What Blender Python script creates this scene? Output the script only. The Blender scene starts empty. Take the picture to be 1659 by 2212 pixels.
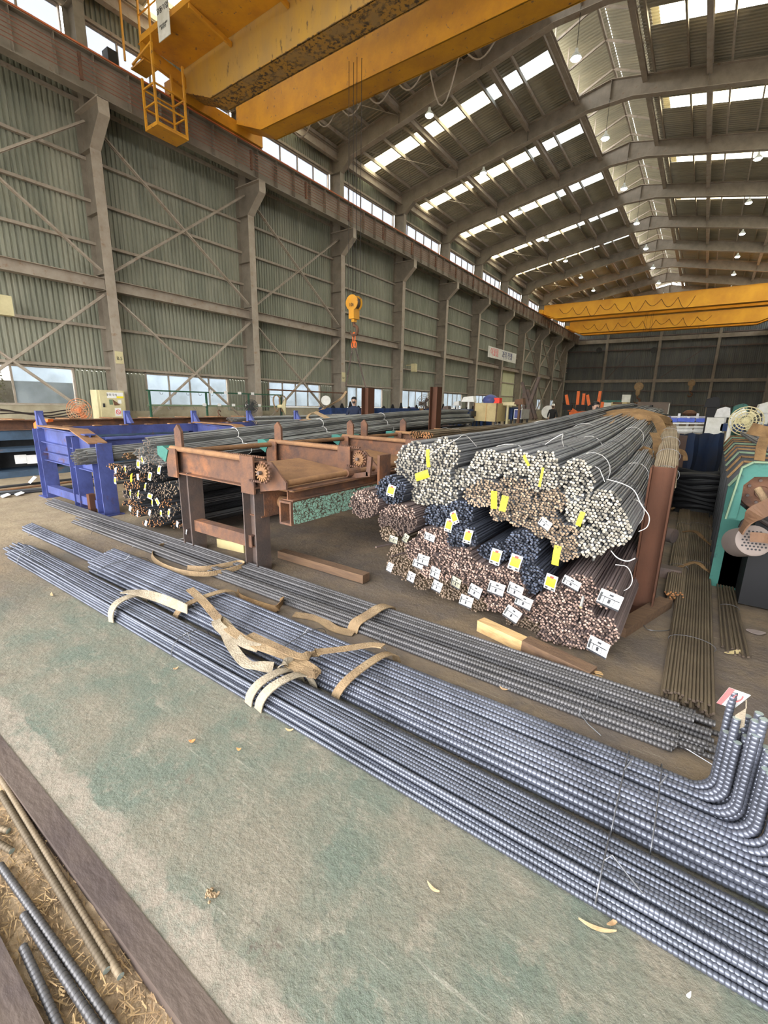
import bpy, math, random
from mathutils import Vector as V, Matrix
R=random.Random(7)
S=bpy.context.scene; COL=S.collection
# ---------------------------------------------------------------- camera
CR=V((0.8185,0.5742,0.0202)).normalized(); FW=V((-0.5542,0.7983,-0.2357)).normalized()
CU=CR.cross(FW).normalized(); CR=FW.cross(CU).normalized(); F=965.0; CP=V((0,0,1.6))
def U(px,py,ax,v):
    """point on the plane ax=v seen at photo pixel (px,py): used to measure real positions"""
    d=FW*F+CR*(px-829.5)-CU*(py-1106); i='XYZ'.index(ax); t=(v-CP[i])/d[i]
    return CP+d*t
def PR(p):
    q=V(p)-CP; z=q.dot(FW); return 829.5+F*q.dot(CR)/z, 1106-F*q.dot(CU)/z
cam=bpy.data.cameras.new('camera'); co=bpy.data.objects.new('camera',cam); COL.objects.link(co)
cam.sensor_fit='VERTICAL'; cam.sensor_height=24; cam.lens=24*F/2212; cam.clip_end=400; cam.clip_start=.05
co.matrix_world=Matrix(((CR.x,CU.x,-FW.x,0),(CR.y,CU.y,-FW.y,0),(CR.z,CU.z,-FW.z,1.6),(0,0,0,1)))
S.camera=co
# ---------------------------------------------------------------- materials
MT={}
def mat(name,c,c2=None,scale=3,rough=.6,metal=0,bump=0,bscale=None,stretch=(1,1,1),lo=.4,hi=.65,c3=None,s3=1.2,l3=.55,h3=.7,rnd=0,spec=.28):
    m=bpy.data.materials.new(name); m.use_nodes=True; n=m.node_tree.nodes; l=m.node_tree.links
    b=n['Principled BSDF']; b.inputs['Roughness'].default_value=rough; b.inputs['Metallic'].default_value=metal
    b.inputs['Specular IOR Level'].default_value=spec
    b.inputs['Base Color'].default_value=(*c,1); out=None
    tc=n.new('ShaderNodeTexCoord'); mp=n.new('ShaderNodeMapping'); mp.inputs['Scale'].default_value=stretch
    l.new(tc.outputs['Object'],mp.inputs['Vector'])
    def layer(prev,colr,sc,a,z,det=6):
        t=n.new('ShaderNodeTexNoise'); t.inputs['Scale'].default_value=sc; t.inputs['Detail'].default_value=det; t.inputs['Roughness'].default_value=.65
        l.new(mp.outputs[0],t.inputs['Vector'])
        r=n.new('ShaderNodeMapRange'); r.inputs['From Min'].default_value=a; r.inputs['From Max'].default_value=z
        l.new(t.outputs['Fac'],r.inputs['Value'])
        x=n.new('ShaderNodeMix'); x.data_type='RGBA'; l.new(r.outputs[0],x.inputs['Factor'])
        if isinstance(prev,tuple): x.inputs['A'].default_value=(*prev,1)
        else: l.new(prev,x.inputs['A'])
        x.inputs['B'].default_value=(*colr,1); return x.outputs['Result']
    if c2: out=layer(c,c2,scale,lo,hi)
    if c3: out=layer(out if out else c,c3,s3,l3,h3)
    if rnd:
        oi=n.new('ShaderNodeObjectInfo'); h=n.new('ShaderNodeHueSaturation'); r=n.new('ShaderNodeMapRange')
        r.inputs['To Min'].default_value=1-rnd; r.inputs['To Max'].default_value=1+rnd
        l.new(oi.outputs['Random'],r.inputs['Value']); l.new(r.outputs[0],h.inputs['Value'])
        if out: l.new(out,h.inputs['Color'])
        else: h.inputs['Color'].default_value=(*c,1)
        out=h.outputs[0]
    if out: l.new(out,b.inputs['Base Color'])
    if bump:
        t=n.new('ShaderNodeTexNoise'); t.inputs['Scale'].default_value=bscale or scale*6; t.inputs['Detail'].default_value=5
        l.new(mp.outputs[0],t.inputs['Vector']); bu=n.new('ShaderNodeBump'); bu.inputs['Strength'].default_value=bump; bu.inputs['Distance'].default_value=.02
        l.new(t.outputs['Fac'],bu.inputs['Height']); l.new(bu.outputs[0],b.inputs['Normal'])
    MT[name]=m; return m
def emis(name,c,s):
    m=bpy.data.materials.new(name); m.use_nodes=True; b=m.node_tree.nodes['Principled BSDF']
    b.inputs['Base Color'].default_value=(*c,1); b.inputs['Emission Color'].default_value=(*c,1); b.inputs['Emission Strength'].default_value=s; MT[name]=m; return m
def glass(name,c,dif,amt,gl=.06,noise=None):
    """daylight panel: tinted see-through sheet with a diffuse share"""
    m=bpy.data.materials.new(name); m.use_nodes=True; n=m.node_tree.nodes; l=m.node_tree.links; n.remove(n['Principled BSDF'])
    t=n.new('ShaderNodeBsdfTransparent'); t.inputs[0].default_value=(*c,1)
    d=n.new('ShaderNodeBsdfDiffuse'); d.inputs[0].default_value=(*dif,1)
    x=n.new('ShaderNodeMixShader'); x.inputs[0].default_value=amt; l.new(t.outputs[0],x.inputs[1]); l.new(d.outputs[0],x.inputs[2])
    if noise:
        tc=n.new('ShaderNodeTexCoord'); no=n.new('ShaderNodeTexNoise'); no.inputs['Scale'].default_value=noise[0]; no.inputs['Detail'].default_value=6; l.new(tc.outputs['Object'],no.inputs['Vector'])
        mr=n.new('ShaderNodeMapRange'); mr.inputs['From Min'].default_value=noise[1]; mr.inputs['From Max'].default_value=noise[2]; mr.inputs['To Min'].default_value=amt; mr.inputs['To Max'].default_value=noise[3]
        l.new(no.outputs['Fac'],mr.inputs['Value']); l.new(mr.outputs[0],x.inputs[0])
    l.new(x.outputs[0],n['Material Output'].inputs['Surface']); MT[name]=m; return m
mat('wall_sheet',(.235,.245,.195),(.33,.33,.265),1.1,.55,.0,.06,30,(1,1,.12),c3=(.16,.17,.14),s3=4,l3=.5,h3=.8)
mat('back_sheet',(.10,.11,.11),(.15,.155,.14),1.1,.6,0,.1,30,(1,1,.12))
mat('roof_sheet',(.32,.30,.24),(.40,.365,.28),1.2,.6,0,.05,20,(.3,1,1))
mat('grey_steel',(.215,.185,.15),(.29,.255,.21),1.5,.6,.1,.1,40,c3=(.20,.12,.07),s3=3,l3=.62,h3=.78)
mat('dust_steel',(.38,.33,.275),(.31,.26,.21),2.5,.75,0,.15,40,c3=(.26,.15,.09),s3=5,l3=.6,h3=.75)
mat('rail_orange',(.55,.16,.06),(.4,.12,.06),4,.5)
mat('busbar',(.22,.09,.06),(.3,.12,.08),5,.5)
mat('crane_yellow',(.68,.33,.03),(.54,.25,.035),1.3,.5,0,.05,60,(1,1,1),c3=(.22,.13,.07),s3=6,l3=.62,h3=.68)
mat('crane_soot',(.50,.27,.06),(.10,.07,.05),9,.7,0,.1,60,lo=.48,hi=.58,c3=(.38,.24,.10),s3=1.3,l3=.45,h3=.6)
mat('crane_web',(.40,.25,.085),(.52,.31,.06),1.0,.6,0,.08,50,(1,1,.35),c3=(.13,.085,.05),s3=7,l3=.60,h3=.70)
mat('crane_far',(.80,.40,.035),(.66,.30,.03),.5,.5)
mat('concrete_wall',(.42,.38,.28),(.32,.28,.2),1.5,.85,0,.3,20,c3=(.2,.17,.13),s3=2,l3=.6,h3=.7)
mat('lamp_white',(.7,.75,.75),rough=.4); emis('lamp_glow',(.95,1,1),60)
mat('black',(.012,.012,.014),rough=.6); mat('dark_grey',(.05,.052,.055),(.03,.03,.03),3,.6); mat('rubber_cable',(.03,.022,.02),rough=.6)
mat('white_paint',(.75,.75,.72),(.6,.6,.55),4,.5); mat('cream',(.62,.56,.34),(.5,.44,.26),2,.6)
mat('door_cream',(.62,.64,.42),(.55,.56,.36),1,.5)
mat('blue_steel',(.075,.095,.27),(.05,.06,.17),3,.5,.1,.15,30,c3=(.10,.05,.045),s3=4,l3=.58,h3=.7)
mat('blue_dark',(.02,.045,.15),(.012,.03,.08),3,.6)
mat('blue_machine',(.06,.10,.16),(.04,.06,.09),2,.6,c3=(.13,.07,.04),s3=3,l3=.6,h3=.7)
mat('rust',(.15,.075,.045),(.085,.05,.04),7,.85,.0,.3,50,c3=(.26,.11,.05),s3=3,l3=.55,h3=.72)
mat('rust_tan',(.27,.145,.07),(.17,.09,.05),3,.85,0,.3,50,c3=(.16,.09,.06),s3=7,l3=.6,h3=.7)
mat('rust_post',(.10,.045,.028),(.07,.035,.024),4,.75,.0,.15,60,(1,1,.3),c3=(.24,.10,.05),s3=3,l3=.62,h3=.72,spec=.1)
mat('dark_steel',(.10,.08,.075),(.16,.11,.09),4,.6,.3,.2,40)
mat('green_flake',(.24,.42,.34),(.06,.05,.035),34,.6,0,.3,60,(1,1,1),lo=.535,hi=.565,c3=(.25,.14,.08),s3=4,l3=.58,h3=.64)
mat('green_machine',(.035,.14,.115),(.02,.07,.065),6,.5,0,.1,lo=.55,hi=.62)
mat('green_pale',(.17,.24,.15),(.12,.17,.11),5,.6); mat('green_dark',(.03,.09,.055),rough=.6)
mat('sling_tan',(.30,.205,.115),(.20,.135,.08),6,.9,0,.5,90,c3=(.38,.28,.17),s3=3)
mat('sling_pale',(.36,.30,.225),(.23,.185,.13),7,.9,0,.5,90)
mat('sling_brown',(.21,.125,.055),(.13,.075,.035),6,.9,0,.5,60)
mat('wire',(.16,.16,.17),rough=.4,metal=.7); mat('white_wire',(.72,.70,.68),rough=.5)
mat('bar_fore',(.15,.16,.20),(.085,.09,.11),2.5,.34,.55,rnd=.16,c3=(.20,.165,.13),s3=3.5,l3=.66,h3=.8)
mat('bar_fore_side',(.17,.18,.225),(.095,.10,.125),2.5,.32,.55,rnd=.16,c3=(.42,.17,.06),s3=1.5,l3=.74,h3=.78)
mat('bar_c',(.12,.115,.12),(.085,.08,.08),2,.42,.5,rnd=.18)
mat('bar_bent',(.30,.31,.32),(.14,.10,.06),1.2,.38,.55,rnd=.45,lo=.5,hi=.6)
mat('bar_grey',(.25,.255,.275),(.17,.17,.18),2,.45,.3,rnd=.3,c3=(.16,.10,.07),s3=2,l3=.62,h3=.72)
mat('bar_tan',(.30,.24,.165),(.2,.15,.1),3,.6,.1,rnd=.3)
mat('bar_light',(.30,.31,.31),(.21,.21,.21),2,.5,.25,rnd=.2)
mat('bar_blue',(.10,.11,.145),(.045,.05,.065),2,.42,.45,rnd=.3)
mat('bar_pink',(.22,.17,.165),(.15,.115,.11),2,.55,.3,rnd=.3)
mat('bar_brown',(.19,.145,.095),(.12,.09,.06),2,.6,.2,rnd=.35)
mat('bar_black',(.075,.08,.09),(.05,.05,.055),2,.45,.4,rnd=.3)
mat('end_pale',(.33,.305,.255),(.12,.09,.06),60,.6,.1,rnd=.75,lo=.45,hi=.7)
mat('end_tan',(.25,.18,.12),(.10,.07,.05),60,.6,.1,rnd=.8,lo=.45,hi=.7)
mat('end_blue',(.075,.10,.16),(.045,.04,.04),50,.5,.2,rnd=.8,lo=.4,hi=.6)
mat('end_pink',(.29,.20,.165),(.11,.065,.05),60,.6,.1,rnd=.9,lo=.45,hi=.7)
mat('end_dark',(.22,.16,.12),(.1,.07,.05),60,.6,.1,rnd=.5)
mat('end_rust',(.38,.17,.06),(.2,.09,.04),60,.7,0,rnd=.5)
mat('end_fore',(.25,.29,.27),rough=.5)
mat('tag_yellow',(.86,.72,.02),(.8,.64,.02),9,.5); mat('tag_white',(.80,.80,.80),(.72,.72,.72),20,.5); mat('ink',(.03,.03,.035),rough=.6)
mat('tag_olive',(.34,.33,.24),(.24,.23,.17),12,.6)
mat('ink_soft',(.35,.30,.02),rough=.6); mat('red_ink',(.75,.05,.03),rough=.5); mat('pink_ink',(.85,.18,.18),rough=.5)
mat('timber',(.60,.40,.19),(.42,.25,.11),3,.75,0,.4,30,(1,10,10)); mat('timber_dark',(.16,.095,.055),(.10,.06,.04),4,.8,0,.4,30,(1,10,10)); mat('plywood',(.52,.42,.22),(.42,.33,.17),3,.7)
mat('chip',(.45,.30,.17),(.34,.2,.1),20,.8); mat('leaf',(.55,.22,.08),rough=.7)
mat('straw_m',(.42,.28,.14),(.25,.16,.09),20,.9,rnd=0); mat('orange',(.80,.16,.03),(.6,.13,.03),4,.5); mat('orange_rust',(.5,.16,.06),(.35,.28,.18),6,.6)
mat('skin',(.42,.26,.19),rough=.55); mat('hair',(.012,.011,.011),rough=.5); mat('navy',(.02,.028,.06),(.015,.02,.04),4,.85); mat('charcoal',(.022,.022,.025),(.03,.03,.03),4,.85)
mat('tarp_blue',(.012,.022,.05),(.02,.02,.022),1.5,.8,0,.3,6); mat('tarp_brown',(.09,.05,.035),(.05,.035,.03),2,.8)
mat('leather',(.15,.08,.045),(.10,.055,.035),4,.7,0,.3,30); mat('aluminium',(.55,.55,.54),(.42,.42,.4),5,.45,.3)
mat('strip_steel',(.105,.078,.064),(.19,.14,.105),3,.7,.1,.25,40,(.4,1,1),c3=(.075,.055,.05),s3=1.5,l3=.45,h3=.6)
mat('soil',(.33,.235,.145),(.22,.15,.09),8,.95,0,.8,40,c3=(.46,.33,.2),s3=3,l3=.5,h3=.7)
mat('foliage',(.20,.22,.08),(.30,.24,.12),12,.9,0,.5)
mat('hedge_wall',(.55,.50,.42),(.35,.30,.22),3,.9)
mat('stone_board',(.24,.195,.175),(.19,.15,.14),1,.7)
glass('sky_yellow',(1,.90,.62),(.8,.7,.5),.15,noise=(.9,.58,.72,.85)); glass('sky_blue',(.32,.37,.40),(.6,.7,.7),.1)
glass('pane_frost',(.36,.40,.44),(.55,.62,.66),.3,noise=(1.5,.4,.7,.5)); glass('pane_clear',(.5,.5,.5),(.5,.5,.5),.05); glass('pane_top',(.36,.37,.40),(.6,.65,.7),.25)
# crazed paint cracks
gm=MT['green_flake']; n=gm.node_tree.nodes; l=gm.node_tree.links; gb=n['Principled BSDF']; src=gb.inputs['Base Color'].links[0].from_socket
tc=n.new('ShaderNodeTexCoord'); no=n.new('ShaderNodeTexNoise'); no.inputs['Scale'].default_value=9; vm=n.new('ShaderNodeVectorMath'); vm.operation='MULTIPLY_ADD'; vm.inputs[1].default_value=(.05,.05,.05)
l.new(tc.outputs['Object'],no.inputs['Vector']); l.new(no.outputs['Color'],vm.inputs[0]); l.new(tc.outputs['Object'],vm.inputs[2])
vo=n.new('ShaderNodeTexVoronoi'); vo.feature='DISTANCE_TO_EDGE'; vo.inputs['Scale'].default_value=26; l.new(vm.outputs[0],vo.inputs['Vector'])
mr=n.new('ShaderNodeMapRange'); mr.inputs['From Min'].default_value=.03; mr.inputs['From Max'].default_value=.07; l.new(vo.outputs['Distance'],mr.inputs['Value'])
mx=n.new('ShaderNodeMix'); mx.data_type='RGBA'; l.new(mr.outputs[0],mx.inputs['Factor']); mx.inputs['A'].default_value=(.07,.045,.03,1); l.new(src,mx.inputs['B']); l.new(mx.outputs['Result'],gb.inputs['Base Color'])
# floor paint / dust
mat('rack_blue',(.06,.12,.62),(.04,.09,.5),3,.4)
m=mat('floor_mix',(.20,.21,.165),rough=.55); n=m.node_tree.nodes; l=m.node_tree.links; b=n['Principled BSDF']
tc=n.new('ShaderNodeTexCoord'); sx=n.new('ShaderNodeSeparateXYZ'); l.new(tc.outputs['Object'],sx.inputs[0])
def nz(sc,det=6,ro=.6,mapping=None,dist=0):
    t=n.new('ShaderNodeTexNoise'); t.inputs['Scale'].default_value=sc; t.inputs['Detail'].default_value=det; t.inputs['Roughness'].default_value=ro; t.inputs['Distortion'].default_value=dist
    if mapping:
        mp=n.new('ShaderNodeMapping'); mp.inputs['Scale'].default_value=mapping[0]; mp.inputs['Rotation'].default_value=(0,0,mapping[1]); l.new(tc.outputs['Object'],mp.inputs[0]); l.new(mp.outputs[0],t.inputs['Vector'])
    else: l.new(tc.outputs['Object'],t.inputs['Vector'])
    return t.outputs['Fac']
def rng(v,a,z,c=0,d=1):
    r=n.new('ShaderNodeMapRange'); r.inputs['From Min'].default_value=a; r.inputs['From Max'].default_value=z; r.inputs['To Min'].default_value=c; r.inputs['To Max'].default_value=d; l.new(v,r.inputs['Value']); return r.outputs[0]
def mixc(f,a,bb):
    x=n.new('ShaderNodeMix'); x.data_type='RGBA'; l.new(f,x.inputs['Factor'])
    for k,q in (('A',a),('B',bb)):
        if isinstance(q,tuple): x.inputs[k].default_value=(*q,1)
        else: l.new(q,x.inputs[k])
    return x.outputs['Result']
def mth(op,a,bb):
    x=n.new('ShaderNodeMath'); x.operation=op
    for k,q in ((0,a),(1,bb)):
        if isinstance(q,(int,float)): x.inputs[k].default_value=q
        else: l.new(q,x.inputs[k])
    return x.outputs[0]
paint=mixc(rng(nz(2.2),.40,.60),(.125,.145,.115),(.19,.17,.13))
paint=mixc(rng(nz(9,8,.75),.52,.72),paint,(.27,.235,.185))
paint=mixc(rng(nz(60,4,.8),.50,.68,0,.6),paint,(.07,.075,.065)); paint=mixc(rng(nz(38,6,.8),.58,.70,0,.6),paint,(.36,.34,.28))
dust=mixc(rng(nz(1.3),.4,.62),(.115,.092,.077),(.19,.14,.092))
dust=mixc(rng(nz(6,8,.7),.52,.72),dust,(.10,.083,.072))
yy=mth('ADD',sx.outputs['Y'],mth('MULTIPLY',mth('SUBTRACT',nz(1.1),.5),.5))
xx=mth('ADD',sx.outputs['X'],mth('MULTIPLY',mth('SUBTRACT',nz(.6),.5),2.0))
f1=rng(yy,1.45,1.8); f2=rng(xx,-3.6,-5.4)
fm=mth('MAXIMUM',f1,f2)
tan_=mixc(rng(nz(3),.4,.6),(.30,.235,.155),(.24,.185,.125))
dust=mixc(rng(xx,-5,-6.6),dust,tan_)
c=mixc(fm,paint,dust)
edge=rng(mth('ADD',sx.outputs['Y'],mth('MULTIPLY',mth('SUBTRACT',nz(7,8,.7),.5),.26)),.585,.565)
c=mixc(mth('MULTIPLY',edge,rng(nz(14,8,.8),.30,.6)),c,(.28,.235,.19))
for ang,st in ((.5,(3.2,70,1)),(-.9,(3.5,84,1)),(1.6,(3,80,1)),(-.2,(2.4,90,1)),(2.4,(3,70,1))):
    s=rng(nz(1.0,3,.6,(st,ang),.6),.66,.72,0,.26); c=mixc(s,c,(.44,.41,.34))
c=mixc(rng(nz(2.6,8,.8),.60,.66,0,.8),c,(.115,.09,.07))
l.new(c,b.inputs['Base Color']); bu=n.new('ShaderNodeBump'); bu.inputs['Strength'].default_value=1; bu.inputs['Distance'].default_value=.009
l.new(mth('ADD',nz(26,6,.7),mth('MULTIPLY',nz(4),1.5)),bu.inputs['Height']); l.new(bu.outputs[0],b.inputs['Normal'])
l.new(rng(nz(3),.3,.7,.45,.75),b.inputs['Roughness'])
# ---------------------------------------------------------------- mesh builder
WL={}
class M:
    def __init__(s): s.v=[]; s.f=[]; s.mi=[]
    def add(s,vs,fs,mi=0):
        o=len(s.v); s.v+= [tuple(p) for p in vs]; s.f+=[tuple(i+o for i in f) for f in fs]; s.mi+=[mi]*len(fs); return s
    def box(s,x0,x1,y0,y1,z0,z1,mi=0):
        return s.add([(x0,y0,z0),(x1,y0,z0),(x1,y1,z0),(x0,y1,z0),(x0,y0,z1),(x1,y0,z1),(x1,y1,z1),(x0,y1,z1)],[(0,3,2,1),(4,5,6,7),(0,1,5,4),(1,2,6,5),(2,3,7,6),(3,0,4,7)],mi)
    def frame(s,p,q,up=(0,0,1)):
        p=V(p);q=V(q);d=(q-p).normalized();u=V(up); a=d.cross(u)
        if a.length<1e-4: a=d.cross(V((1,0,0)))
        a.normalize(); return p,q,d,a,a.cross(d).normalized()
    def beam(s,p,q,w,h,up=(0,0,1),mi=0):
        p,q,d,a,b=s.frame(p,q,up); a=a*w/2;b=b*h/2
        return s.add([p-a-b,p+a-b,p+a+b,p-a+b,q-a-b,q+a-b,q+a+b,q-a+b],[(0,1,2,3),(7,6,5,4),(0,4,5,1),(1,5,6,2),(2,6,7,3),(3,7,4,0)],mi)
    def ib(s,p,q,w,h,t=.012,up=(0,0,1)):
        p,q,d,a,b=s.frame(p,q,up); e=b*(h/2-t/2)
        s.beam(p+e,q+e,w,t,up); s.beam(p-e,q-e,w,t,up); return s.beam(p,q,t,h-2*t,up)
    def chan(s,p,q,w,h,t=.01,up=(0,0,1),side=1):
        p,q,d,a,b=s.frame(p,q,up); e=b*(h/2-t/2)
        s.beam(p+e,q+e,w,t,up); s.beam(p-e,q-e,w,t,up); o=a*(w/2-t/2)*side; return s.beam(p+o,q+o,t,h-2*t,up)
    def tube(s,pts,r,n=8,cap=True,mi=0,cmi=None,closed=False):
        pts=[V(p) for p in pts]; N=len(pts); rs=r if isinstance(r,(list,tuple)) else [r]*N
        d=(pts[1]-pts[0]).normalized(); a=d.cross(V((0,0,1)))
        if a.length<1e-3: a=d.cross(V((0,1,0)))
        a.normalize(); vs=[]; fs=[]
        for i,p in enumerate(pts):
            if closed: t=pts[(i+1)%N]-pts[i-1]
            else: t=pts[min(i+1,N-1)]-pts[max(i-1,0)]
            t.normalize(); a=(a-t*a.dot(t)); a.normalize(); b=t.cross(a)
            for k in range(n):
                an=2*math.pi*k/n; vs.append(p+(a*math.cos(an)+b*math.sin(an))*rs[i])
        M_=N if closed else N-1
        for i in range(M_):
            j=(i+1)%N
            for k in range(n):
                k2=(k+1)%n; fs.append((i*n+k,i*n+k2,j*n+k2,j*n+k))
        s.add(vs,fs,mi)
        if cap and not closed:
            o=len(s.v)-len(vs); c=mi if cmi is None else cmi
            s.f.append(tuple(o+k for k in range(n))[::-1]); s.f.append(tuple(o+(N-1)*n+k for k in range(n))); s.mi+=[c,c]
        return s
    def cyl(s,c,ax,r,h,n=20,r2=None,mi=0):
        c=V(c);ax=V(ax).normalized(); return s.tube([c-ax*h/2,c+ax*h/2],[r,r if r2 is None else r2],n,mi=mi)
    def lathe(s,c,ax,prof,n=24,mi=0):
        """prof: (dist along axis, radius)"""
        c=V(c);ax=V(ax).normalized(); return s.tube([c+ax*a for a,_ in prof],[max(b,1e-4) for _,b in prof],n,True,mi)
    def prism(s,poly,ex,mi=0):
        ex=V(ex); p=[V(a) for a in poly]; n=len(p)
        return s.add(p+[a+ex for a in p],[tuple(range(n))[::-1],tuple(range(n,2*n))]+[(i,(i+1)%n,n+(i+1)%n,n+i) for i in range(n)],mi)
    def ribbon(s,pts,w,t=.006,side=None,sm=6,mi=0):
        """webbing strap through pts; side: width direction (one or one per point)"""
        P=[V(p) for p in pts]; sd=side if isinstance(side,list) else [side]*len(P); sd=[V(x) if x is not None else None for x in sd]
        Q=[];D=[]
        for i in range(len(P)-1):
            a,b,c,d=P[max(i-1,0)],P[i],P[i+1],P[min(i+2,len(P)-1)]
            for k in range(sm):
                u=k/sm; Q.append(.5*((2*b)+(c-a)*u+(2*a-5*b+4*c-d)*u*u+(3*b-a-3*c+d)*u**3)); D.append((sd[i].lerp(sd[i+1],u)) if sd[0] is not None else None)
        Q.append(P[-1]); D.append(sd[-1]); vs=[];n=len(Q)
        for i,q in enumerate(Q):
            tg=(Q[min(i+1,n-1)]-Q[max(i-1,0)]).normalized(); a=D[i] if D[i] is not None else tg.cross(V((0,0,1)))
            a=(a-tg*a.dot(tg)); a=a.normalized() if a.length>1e-5 else V((0,0,1)); nn=tg.cross(a).normalized()*t/2; a=a*w/2
            vs+=[q-a-nn,q+a-nn,q+a+nn,q-a+nn]
        fs=[]
        for i in range(n-1):
            for k in range(4): fs.append((i*4+k,i*4+(k+1)%4,i*4+4+(k+1)%4,i*4+4+k))
        fs+=[(3,2,1,0),(n*4-4,n*4-3,n*4-2,n*4-1)]
        return s.add(vs,fs,mi)
    def mesh(s,name,mats,off=V((0,0,0)),smooth=False):
        me=bpy.data.meshes.new(name); me.from_pydata([(a-off.x,b-off.y,c-off.z) for a,b,c in s.v],[],s.f)
        for m in (mats if isinstance(mats,(list,tuple)) else [mats]): me.materials.append(MT[m] if isinstance(m,str) else m)
        if any(s.mi): me.polygons.foreach_set('material_index',s.mi)
        if smooth:
            me.polygons.foreach_set('use_smooth',[True]*len(me.polygons))
            try: me.set_sharp_from_angle(angle=math.radians(40))
            except Exception: pass
        me.update(); return me
    def part(s,name,mats,par,smooth=False,label=None):
        off=WL[par.name]; me=s.mesh(name,mats,off,smooth); o=bpy.data.objects.new(name,me); COL.objects.link(o); o.parent=par; WL[o.name]=off
        if label: o['label']=label
        return o
    def top(s,name,mats,label=None,cat=None,group=None,kind=None,smooth=False,origin=True):
        off=V((0,0,0))
        if origin and s.v:
            xs=[p[0] for p in s.v];ys=[p[1] for p in s.v];zs=[p[2] for p in s.v]; off=V(((min(xs)+max(xs))/2,(min(ys)+max(ys))/2,min(zs)))
        me=s.mesh(name,mats,off,smooth); o=bpy.data.objects.new(name,me); COL.objects.link(o); o.location=off; WL[o.name]=off
        if label: o['label']=label
        if cat: o['category']=cat
        if group: o['group']=group
        if kind: o['kind']=kind
        return o
def struct(name,m,mats,label=None,smooth=False):
    o=m.top(name,mats,label,None,None,'structure',smooth,origin=False); return o
def thing(name,label,cat,loc=(0,0,0),group=None):
    o=bpy.data.objects.new(name,None); COL.objects.link(o); o.location=loc; o.empty_display_size=.1; o['label']=label; o['category']=cat
    if group: o['group']=group
    WL[o.name]=V(loc); return o
def dup(root,loc,label=None,rotz=0,group=None):
    r=root.copy(); COL.objects.link(r); r.location=loc; r.rotation_euler=(0,0,rotz)
    if label: r['label']=label
    if group: r['group']=group
    WL[r.name]=V(loc)
    for ch in list(root.children):
        c=ch.copy(); COL.objects.link(c); c.parent=r
        for g in ch.children:
            d=g.copy(); COL.objects.link(d); d.parent=c
    return r
ORD=['first','second','third','fourth','fifth','sixth','seventh','eighth','ninth','tenth','eleventh','twelfth','thirteenth','fourteenth','fifteenth','sixteenth','seventeenth','eighteenth','nineteenth','twentieth']
def textmesh(txt,size,par,name,mat_,org,right,up,depth=.002,label=None,align='CENTER'):
    c=bpy.data.curves.new(name,'FONT'); c.body=txt; c.size=size; c.align_x=align; c.align_y='CENTER'; c.extrude=depth
    o=bpy.data.objects.new(name+'_tmp',c); COL.objects.link(o); dg=bpy.context.evaluated_depsgraph_get()
    me=bpy.data.meshes.new_from_object(o.evaluated_get(dg)); bpy.data.objects.remove(o); me.materials.clear(); me.materials.append(MT[mat_]); me.name=name
    r=V(right).normalized();u=V(up); u=(u-r*u.dot(r)).normalized(); nn=r.cross(u); org=V(org)-WL[par.name]
    me.transform(Matrix(((r.x,u.x,nn.x,org.x),(r.y,u.y,nn.y,org.y),(r.z,u.z,nn.z,org.z),(0,0,0,1))))
    q=bpy.data.objects.new(name,me); COL.objects.link(q); q.parent=par
    if label: q['label']=label
    return q
# ================================================================ the hall
XW=-17.71; XR=6.11; YB=71.9; Y0=8.05; RX=-5.8; SL=.19
def YK(k): return Y0+6*k
def ZR(x): return 16.45-SL*abs(x-RX)
def mir(x): return 2*RX-x
def corr(m,o,u,v,Lu,Lv,pitch=.15,d=.045):
    o=V(o);u=V(u).normalized();v=V(v).normalized();nn=u.cross(v); pr=[];x=0
    while x<Lu:
        for a,b in ((0,0),(.27,0),(.4,d),(.87,d)):
            if x+a*pitch<Lu: pr.append((x+a*pitch,b))
        x+=pitch
    pr.append((Lu,0)); vs=[];fs=[]
    for a,b in pr: vs+=[o+u*a+nn*b,o+u*a+nn*b+v*Lv]
    for i in range(len(pr)-1): fs.append((2*i,2*i+2,2*i+3,2*i+1))
    m.add(vs,fs)
# floor with the shallow trench in front
m=M(); m.box(-60,30,.462,120,-.4,0); m.box(-60,30,-40,.178,-.4,-.001); struct('floor',m,'floor_mix','dusty painted concrete floor')
m=M()
# lumpy trench bottom
nx=220
for i in range(nx):
    x0=-6+ i*.04
vs=[];fs=[];ny=8
for i in range(nx+1):
    for j in range(ny+1):
        x=-6+i*.04; y=.17+j*.22/ny
        vs.append((x,y,-.052+.012*math.sin(x*9+j)+R.uniform(-.008,.008)+.012*abs(j-4)/4))
for i in range(nx):
    for j in range(ny): a=i*(ny+1)+j; fs.append((a,a+ny+1,a+ny+2,a+1))
m.add(vs,fs); m.box(-40,-6,.17,.4,-.3,-.05); m.box(2.8,12,.17,.4,-.3,-.05); struct('trim_1',m,'soil','soil and straw in the bottom of the floor trench',smooth=True)
m=M(); m.box(-40,12,.388,.463,-.2,.004); struct('trim_2',m,'strip_steel','brown steel edging strip on the near edge of the painted floor')
m=M(); m.box(-40,12,-.35,.180,-.2,.003); struct('trim_3',m,'strip_steel','brown steel cover plate in the bottom left corner')
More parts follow.
